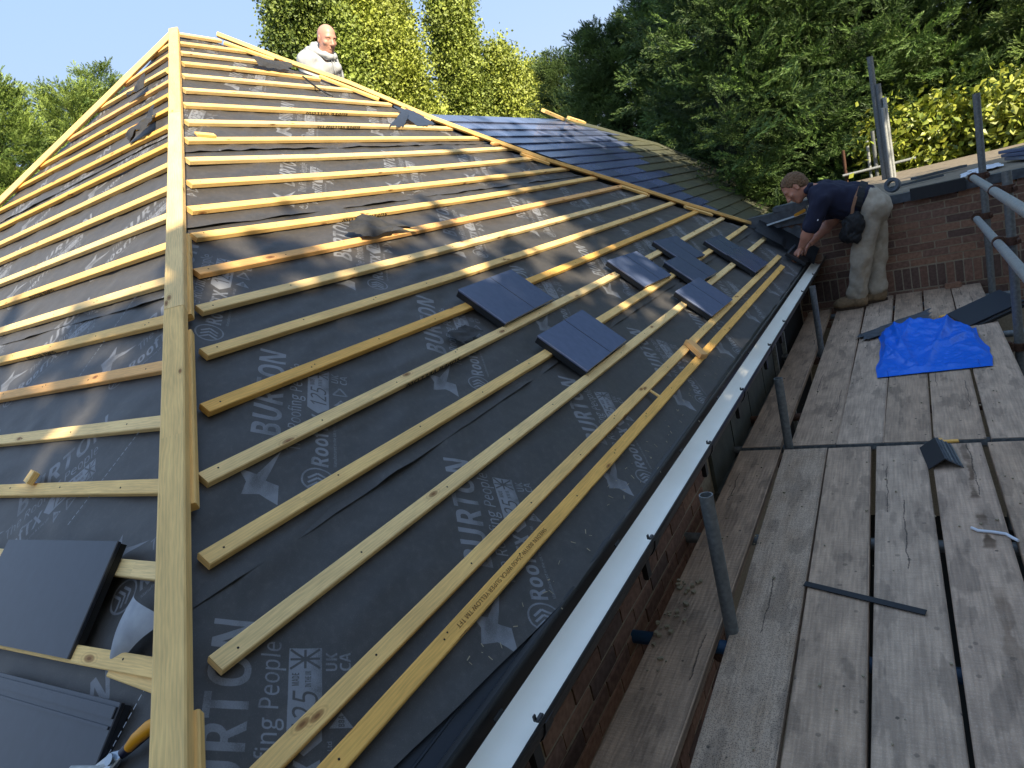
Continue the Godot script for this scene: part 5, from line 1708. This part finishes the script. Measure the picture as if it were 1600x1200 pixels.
# ---------------------------------------------------------------- things on the flat roof
func make_extension_items() -> void:
	var yt := 0.925
	var tor := new_st()
	var fr := []
	for i in 25:
		var a := TAU * i / 24.0
		fr.append(Transform3D(Basis(Vector3.BACK, a) * Basis(Vector3.RIGHT, -PI / 2), Vector3(cos(a), sin(a), 0) * 0.050))
	sweep(tor, bar(0.034, 0.05, 0.006), fr, Vector2.ZERO, false, false)
	single("tape_roll", "grey roll of flashing tape standing on the coping behind the roofer", "tape roll", done(tor), M.lead, Transform3D(Basis(Vector3.UP, -0.3) * Basis(Vector3.RIGHT, -0.25), Vector3(-0.105, 1.0, -7.28)))
	single("black_box_section", "long black box section lying along the edge of the flat roof", "box section", box_mesh(Vector3(0.415, 0.105, 0.10), 0.006), M.slate_edge, Transform3D(Basis(), Vector3(0.225, 0.892, -7.195 + 0.045)))
	single("dark_plank", "dark board lying on the flat roof behind the box section", "board", box_mesh(Vector3(0.55, 0.025, 0.10), 0.004), M.lead, Transform3D(Basis(Vector3.UP, 0.55), Vector3(0.30, yt + 0.02, -8.7)))
	single("dark_plank", "thin dark lath lying on the flat roof nearest the poles", "board", box_mesh(Vector3(0.50, 0.02, 0.05), 0.004), M.lead, Transform3D(Basis(Vector3.UP, 0.35), Vector3(0.08, yt + 0.012, -8.1)))
	cloth_piece("crumpled_sheet", "crumpled white plastic on the coping left of the tall standard", "plastic sheet", [Vector3(0.42, 0.93, -7.5), Vector3(0.56, 0.93, -7.5), Vector3(0.55, 0.925, -7.2), Vector3(0.40, 0.925, -7.2)], Vector3.UP, 0.06, 41.0, M.white)
	cloth_piece("crumpled_sheet", "white plastic lying on the flat roof right behind the tall standard", "plastic sheet", [Vector3(0.50, 0.93, -8.1), Vector3(0.78, 0.93, -8.2), Vector3(0.76, 0.925, -7.7), Vector3(0.52, 0.925, -7.6)], Vector3.UP, 0.05, 45.0, M.white)
	for k in 3:
		single("stacked_slate", ["bottom slate of the stack at the right end of the flat roof", "middle slate of the stack at the right end of the flat roof", "top slate of the stack at the right end of the flat roof"][k], "slate", box_mesh(Vector3(0.62, 0.03, 0.5), 0.004), M.slate[k], Transform3D(Basis(Vector3.UP, 0.2 + 0.12 * k), Vector3(1.18, yt + 0.03 + 0.034 * k, -8.1 - 0.1 * k)), "slates stacked on the flat roof")
	# things lying on the stepped lead at the left
	single("yellow_knife", "yellow-handled knife on the dark lead beside the roofer's shoulder", "knife", box_mesh(Vector3(0.11, 0.03, 0.03), 0.008), M.yellow, Transform3D(Basis(Vector3.BACK, 0.35), Vector3(-0.90, 0.945, -7.105)))
	cloth_piece("lead_offcut", "pale curved strip of lead lying under the knife", "lead strip", [Vector3(-1.22, 0.90, -7.11), Vector3(-0.84, 0.945, -7.11), Vector3(-0.84, 0.930, -7.09), Vector3(-1.22, 0.885, -7.09)], Vector3(0, 0, 1), 0.01, 51.0, M.steel)
	# bundle of upright poles beyond, and a light rail
	var zb := -10.3
	for q in [["tallest dark pole of the bundle standing behind the flat roof", -0.245, 2.45, 0.036, 0, 0.0], ["second dark pole of the bundle behind the flat roof, close to the tallest", -0.19, 2.10, 0.034, 0, 0.02], ["pale thin pole of the bundle, right side", -0.135, 1.92, 0.024, 1, 0.05], ["pale thin pole of the bundle, second from the right", -0.165, 1.80, 0.022, 1, 0.09]]:
		var at := Vector3(q[1], 0.0, zb + q[5])
		single("bundled_pole", q[0], "pole", pipe_mesh(Vector3(0.05, -2.3, 0), Vector3(-0.005, q[2], 0), q[3]), [M.steel_dark, M.steel][q[4]], Transform3D(Basis(), at), "poles standing behind the flat roof")
	for q in [["thin rusty post left of the pole bundle, farthest left", -0.785, 1.40, 0.024, 2], ["thin pale post between the rusty one and the pole bundle", -0.45, 1.45, 0.022, 1], ["short dark post just left of the pole bundle", -0.365, 1.57, 0.028, 0]]:
		single("thin_post", q[0], "pole", pipe_mesh(Vector3(0, -2.3, 0), Vector3(-0.004, q[2], 0), q[3]), [M.steel_dark, M.steel, M.rust][q[4]], Transform3D(Basis(), Vector3(q[1], 0, -12.0)), "thin posts beyond the flat roof")
	single("thin_rail", "thin pale tube tied across the posts beyond the flat roof", "pole", pipe_mesh(Vector3(-0.83, 1.02, -11.95), Vector3(0.15, 1.035, -11.95), 0.022), M.steel, Transform3D(), "")


# ---------------------------------------------------------------- people
func make_roofer_in_navy() -> void:
	var p := thing("person", "person in navy polo shirt and grey work trousers bending over the gutter end", "person", "", Vector3(-0.42, 0, -6.87))
	var o := p.position
	var lsh := Vector3(-0.655, 1.050, -6.70)
	var rsh := Vector3(-0.640, 1.085, -7.04)
	var lel := Vector3(-0.790, 0.800, -6.66)
	var rel := Vector3(-0.615, 0.820, -7.00)
	var lwr := Vector3(-0.882, 0.655, -6.72)
	var rwr := Vector3(-0.820, 0.660, -6.90)
	var lhip := Vector3(-0.285, 0.885, -6.77)
	var rhip := Vector3(-0.265, 0.895, -6.97)
	var lkn := Vector3(-0.405, 0.465, -6.76)
	var rkn := Vector3(-0.285, 0.47, -6.97)
	var lan := Vector3(-0.480, 0.115, -6.80)
	var ran := Vector3(-0.325, 0.115, -6.95)
	var head := Vector3(-0.880, 1.195, -6.865)
	var face := Vector3(-0.80, -0.66, 0.16).normalized()
	var HT := aim(head - o, face, Vector3(-0.66, 0.80, 0.0))
	# body: head and neck, arms and hands in one mesh
	var st := new_st()
	head_shape(HT, 1.08)
	cap(Vector3(-0.71, 1.13, -6.865) - o, head - o + Vector3(0.045, -0.02, 0), 0.064, 0.058, 0.03)
	body_mesh(Vector3(-1.06, 1.00, -7.02) - o, Vector3(-0.62, 1.36, -6.71) - o, 0.0075, st)
	for a in [[lsh, lel, lwr], [rsh, rel, rwr]]:
		cap(a[0] - o, a[1] - o, 0.058, 0.046, 0.03)
		cap(a[1] - o, (a[1] as Vector3).lerp(a[2], 0.3) - o, 0.046, 0.047, 0.03)
		cap((a[1] as Vector3).lerp(a[2], 0.3) - o, a[2] - o, 0.047, 0.031, 0.03)
	body_mesh(Vector3(-1.0, 0.56, -7.14) - o, Vector3(-0.54, 1.16, -6.58) - o, 0.012, st)
	hand_shape(aim(lwr - o, Vector3(-0.72, -0.62, -0.10), Vector3(-0.5, 0.85, 0.2)), 0.75, 1.05)
	body_mesh(Vector3(-1.10, 0.46, -6.86) - o, Vector3(-0.83, 0.71, -6.60) - o, 0.0055, st)
	hand_shape(aim(rwr - o, Vector3(-0.70, -0.66, 0.15), Vector3(-0.5, 0.85, -0.2)), 0.6, 1.05)
	body_mesh(Vector3(-1.02, 0.46, -7.02) - o, Vector3(-0.76, 0.72, -6.76) - o, 0.0055, st)
	part(p, "body", st.commit(), M.skin)
	# hair: a cropped cap over crown, sides and nape
	var HB := HT.basis.orthonormalized()
	ell(HT * Vector3(0, 0.040, -0.018), Vector3(0.084, 0.098, 0.106) * 1.07, HB)
	ell(HT * Vector3(0, -0.01, -0.055), Vector3(0.076, 0.078, 0.066) * 1.07, HB, 0.03)
	cut(HT * Vector3(0, -0.030, 0.086), Vector3(0.13, 0.112, 0.086), HB, 0.02)
	cut(HT * Vector3(0, -0.110, 0.03), Vector3(0.14, 0.085, 0.12), HB, 0.02)
	for s in [-1.0, 1.0]:
		cut(HT * Vector3(0.095 * s, -0.015, 0.004), Vector3(0.022, 0.042, 0.030), HB, 0.008)
	fold_amp = 0.009; fold_scale = 60.0
	part(p, "hair", body_mesh(Vector3(-1.06, 1.05, -7.02) - o, Vector3(-0.70, 1.37, -6.71) - o, 0.0075), M.hair)
	# polo shirt
	cap(Vector3(-0.66, 1.075, -6.78) - o, Vector3(-0.36, 0.960, -6.80) - o, 0.118, 0.128, 0.06)
	cap(Vector3(-0.65, 1.090, -6.96) - o, Vector3(-0.35, 0.970, -6.94) - o, 0.118, 0.128, 0.06)
	cap(Vector3(-0.56, 1.00, -6.87) - o, Vector3(-0.40, 0.93, -6.87) - o, 0.150, 0.165, 0.06)
	cap(Vector3(-0.73, 1.115, -6.865) - o, Vector3(-0.66, 1.09, -6.865) - o, 0.074, 0.11, 0.04)
	cap(lsh - o, lsh.lerp(lel, 0.84) - o, 0.088, 0.076, 0.04)
	cap(rsh - o, rsh.lerp(rel, 0.80) - o, 0.088, 0.076, 0.04)
	fold_amp = 0.016; fold_scale = 8.0
	part(p, "polo_shirt", body_mesh(Vector3(-0.92, 0.68, -7.20) - o, Vector3(-0.16, 1.28, -6.52) - o, 0.0125), M.navy)
	cap(Vector3(-0.775, 1.145, -6.92) - o, Vector3(-0.775, 1.150, -6.80) - o, 0.032, 0.032, 0.02)
	cap(Vector3(-0.745, 1.185, -6.91) - o, Vector3(-0.745, 1.19, -6.81) - o, 0.026, 0.026, 0.02)
	part(p, "collar", body_mesh(Vector3(-0.84, 1.08, -7.0) - o, Vector3(-0.68, 1.25, -6.74) - o, 0.009), M.navy)
	# trousers
	cap(Vector3(-0.30, 0.945, -6.80) - o, Vector3(-0.255, 0.87, -6.79) - o, 0.115, 0.122, 0.05)
	cap(Vector3(-0.30, 0.945, -6.94) - o, Vector3(-0.245, 0.87, -6.95) - o, 0.115, 0.122, 0.05)
	for a in [[lhip, lkn, lan], [rhip, rkn, ran]]:
		cap(a[0] - o, a[1] - o, 0.108, 0.084, 0.05)
		cap(a[1] - o, a[2] - o + Vector3(0, 0.02, 0), 0.084, 0.078, 0.05)
		cap(a[2] - o + Vector3(-0.01, 0.03, 0), a[2] - o + Vector3(0.015, 0.028, 0), 0.083, 0.083, 0.03)
	fold_amp = 0.020; fold_scale = 8.0
	part(p, "trousers", body_mesh(Vector3(-0.62, 0.04, -7.16) - o, Vector3(-0.08, 1.12, -6.60) - o, 0.013), M.trousers)
	# boots
	for a in [[lan, Vector3(-1, 0, 0.10)], [ran, Vector3(-0.95, 0, 0.22)]]:
		var an: Vector3 = a[0]
		var d: Vector3 = (a[1] as Vector3).normalized()
		cap(an - o + Vector3(0, 0.05, 0), an - o + Vector3(0, -0.04, 0), 0.062, 0.060, 0.03)
		cap(an - o + Vector3(0, -0.062, 0) - d * 0.03, an - o + Vector3(0, -0.060, 0) + d * 0.16, 0.052, 0.046, 0.04)
		cap(an - o + Vector3(0, -0.02, 0), an - o + Vector3(0, -0.05, 0) + d * 0.12, 0.055, 0.048, 0.04)
		cut(Vector3(an.x, -0.05, an.z) - o, Vector3(0.6, 0.064, 0.6), Basis(), 0.008)
		fold_amp = 0.006; fold_scale = 22.0
		var bt := part(p, "boot", body_mesh(an - o + Vector3(-0.30, -0.13, -0.14), an - o + Vector3(0.16, 0.14, 0.16), 0.009), M.boots)
		var sol := new_st()
		var outl := PackedVector2Array()
		for i in 18:
			var t := TAU * i / 18.0
			outl.append(Vector2(cos(t) * 0.145 + 0.062, sin(t) * (0.052 + 0.006 * cos(t))))
		var bz := Basis(d, Vector3.UP.cross(d) * -1.0, Vector3.UP)
		sweep(sol, outl, [Transform3D(bz, Vector3(an.x, 0.002, an.z) - o), Transform3D(bz, Vector3(an.x, 0.026, an.z) - o)])
		part(bt, "sole", done(sol), M.sole)
	# tool belt and pouches
	var belt := new_st()
	var bf := []
	var ax := Vector3(0.5, -0.30, 0).normalized()
	for i in 25:
		var a := TAU * i / 24.0
		var c := Vector3(-0.365, 0.965, -6.87)
		var up := Vector3(0.30, 0.86, 0).normalized()
		bf.append(c + up * cos(a) * 0.158 + Vector3(0, 0, 1) * sin(a) * 0.212 - o)
	var frb := []
	for i in 25:
		var d: Vector3 = (bf[(i + 1) % 24] - bf[(i + 23) % 24]).normalized()
		frb.append(Transform3D(Basis(ax, d.cross(ax), d).orthonormalized(), bf[i]))
	sweep(belt, bar(0.062, 0.012, 0.002), frb, Vector2.ZERO, false, false)
	part(p, "tool_belt", done(belt), M.leather)
	var strap := new_st()
	sweep(strap, bar(0.026, 0.006, 0.001), frames_on([Vector3(-0.345, 1.085, -6.725) - o, Vector3(-0.385, 1.010, -6.660) - o, Vector3(-0.415, 0.93, -6.652) - o, Vector3(-0.435, 0.85, -6.655) - o], Vector3(0, 0, 1)))
	part(p, "belt_strap", done(strap), M.strap)
	cap(Vector3(-0.45, 0.80, -6.665) - o, Vector3(-0.47, 0.70, -6.655) - o, 0.062, 0.070, 0.04)
	cap(Vector3(-0.40, 0.82, -6.655) - o, Vector3(-0.40, 0.76, -6.645) - o, 0.060, 0.064, 0.04)
	cap(Vector3(-0.50, 0.68, -6.67) - o, Vector3(-0.43, 0.66, -6.65) - o, 0.05, 0.05, 0.03)
	fold_amp = 0.022; fold_scale = 16.0
	part(p, "tool_pouch", body_mesh(Vector3(-0.62, 0.56, -6.80) - o, Vector3(-0.28, 0.93, -6.52) - o, 0.010), M.leather)
	part(p, "white_patch", box_mesh(Vector3(0.02, 0.014, 0.004), 0.002), M.white, Transform3D(Basis(Vector3.RIGHT, -0.2), Vector3(-0.705, 0.885, -6.605) - o))


func make_roofer_in_hoodie() -> void:
	var head := Vector3(-4.385, 3.535, -5.13)
	var p := thing("person", "bald person in a white hooded top behind the far hip, looking down", "person", "", Vector3(-4.45, 2.15, -5.15))
	var o := p.position
	var face := Vector3(0.86, -0.42, 0.26).normalized()
	var HT := aim(head - o, face, Vector3(0.42, 0.9, 0.0))
	var nk := Vector3(-4.475, 3.420, -5.13)
	var st := new_st()
	head_shape(HT, 0.98)
	cap(nk - o + Vector3(-0.02, -0.06, 0), head - o + Vector3(-0.03, -0.05, 0), 0.066, 0.060, 0.03)
	body_mesh(Vector3(-4.60, 3.270, -5.30) - o, Vector3(-4.20, 3.710, -4.96) - o, 0.0075, st)
	var lsh := Vector3(-4.565, 3.375, -5.275)
	var rsh := Vector3(-4.555, 3.375, -4.985)
	var rel := Vector3(-4.560, 3.080, -4.940)
	var lel := Vector3(-4.550, 3.080, -5.310)
	var rwr := Vector3(-4.440, 2.880, -4.960)
	var lwr := Vector3(-4.430, 2.880, -5.260)
	hand_shape(aim(rwr - o, Vector3(0.9, -0.3, -0.1), Vector3(0.3, 0.9, 0)), 0.7, 1.05)
	body_mesh(rwr - o - Vector3(0.08, 0.20, 0.12), rwr - o + Vector3(0.22, 0.10, 0.12), 0.006, st)
	hand_shape(aim(lwr - o, Vector3(0.9, -0.3, 0.1), Vector3(0.3, 0.9, 0)), 0.7, 1.05)
	body_mesh(lwr - o - Vector3(0.08, 0.20, 0.12), lwr - o + Vector3(0.22, 0.10, 0.12), 0.006, st)
	part(p, "body", st.commit(), M.skin_pale)
	# hooded top
	cap(Vector3(-4.545, 3.345, -5.205) - o, Vector3(-4.54, 2.915, -5.200) - o, 0.112, 0.125, 0.07)
	cap(Vector3(-4.545, 3.345, -5.055) - o, Vector3(-4.54, 2.915, -5.060) - o, 0.112, 0.125, 0.07)
	cap(Vector3(-4.530, 3.465, -5.130) - o, lsh - o, 0.080, 0.082, 0.05)
	cap(Vector3(-4.530, 3.465, -5.130) - o, rsh - o, 0.080, 0.082, 0.05)
	cap(lsh - o, lel - o, 0.084, 0.070, 0.05)
	cap(rsh - o, rel - o, 0.084, 0.070, 0.05)
	cap(lel - o, lwr - o, 0.070, 0.054, 0.04)
	cap(rel - o, rwr - o, 0.070, 0.054, 0.04)
	ell(Vector3(-4.455, 3.290, -5.13) - o, Vector3(0.085, 0.075, 0.130), Basis(), 0.05)
	fold_amp = 0.026; fold_scale = 7.0
	part(p, "hooded_top", body_mesh(Vector3(-4.820, 2.715, -5.500) - o, Vector3(-4.020, 3.615, -4.740) - o, 0.012), M.hoodie)
	# hood lying round the neck, open in a V below the chin
	var hf := []
	for i in 13:
		var a := PI * (0.10 + 1.80 * i / 12.0)
		var front := 0.5 + 0.5 * cos(a)
		hf.append(Vector3(-4.500 + cos(a) * 0.105 + 0.02 * front, 3.485 - 0.115 * front * front, -5.13 + sin(a) * (0.108 - 0.03 * front)) - o)
	for i in 12:
		var w0 := 0.026 + 0.016 * sin(PI * i / 12.0)
		cap(hf[i], hf[i + 1], w0, w0, 0.02)
	ell(Vector3(-4.635, 3.460, -5.130) - o, Vector3(0.075, 0.075, 0.115), Basis(), 0.04)
	fold_amp = 0.014; fold_scale = 14.0
	part(p, "hood", body_mesh(Vector3(-4.760, 3.255, -5.320) - o, Vector3(-4.300, 3.615, -4.940) - o, 0.009), M.hoodie)
	for z in [-5.145, -5.112]:
		part(p, "drawstring", tube_mesh([Vector3(-4.385, 3.387, z) - o, Vector3(-4.378, 3.325, z + 0.004) - o, Vector3(-4.382, 3.255, z) - o], 0.004, 6), M.felt_back)
	# kneeling legs
	cap(Vector3(-4.50, 2.770, -5.04) - o, Vector3(-4.40, 2.26, -5.02) - o, 0.12, 0.085, 0.05)
	cap(Vector3(-4.50, 2.770, -5.22) - o, Vector3(-4.40, 2.26, -5.24) - o, 0.12, 0.085, 0.05)
	cap(Vector3(-4.40, 2.25, -5.02) - o, Vector3(-4.78, 2.22, -5.06) - o, 0.082, 0.06, 0.04)
	cap(Vector3(-4.40, 2.25, -5.24) - o, Vector3(-4.78, 2.22, -5.24) - o, 0.082, 0.06, 0.04)
	fold_amp = 0.016; fold_scale = 8.0
	part(p, "trousers", body_mesh(Vector3(-4.90, 2.10, -5.40) - o, Vector3(-4.26, 2.950, -4.86) - o, 0.016), M.trousers)
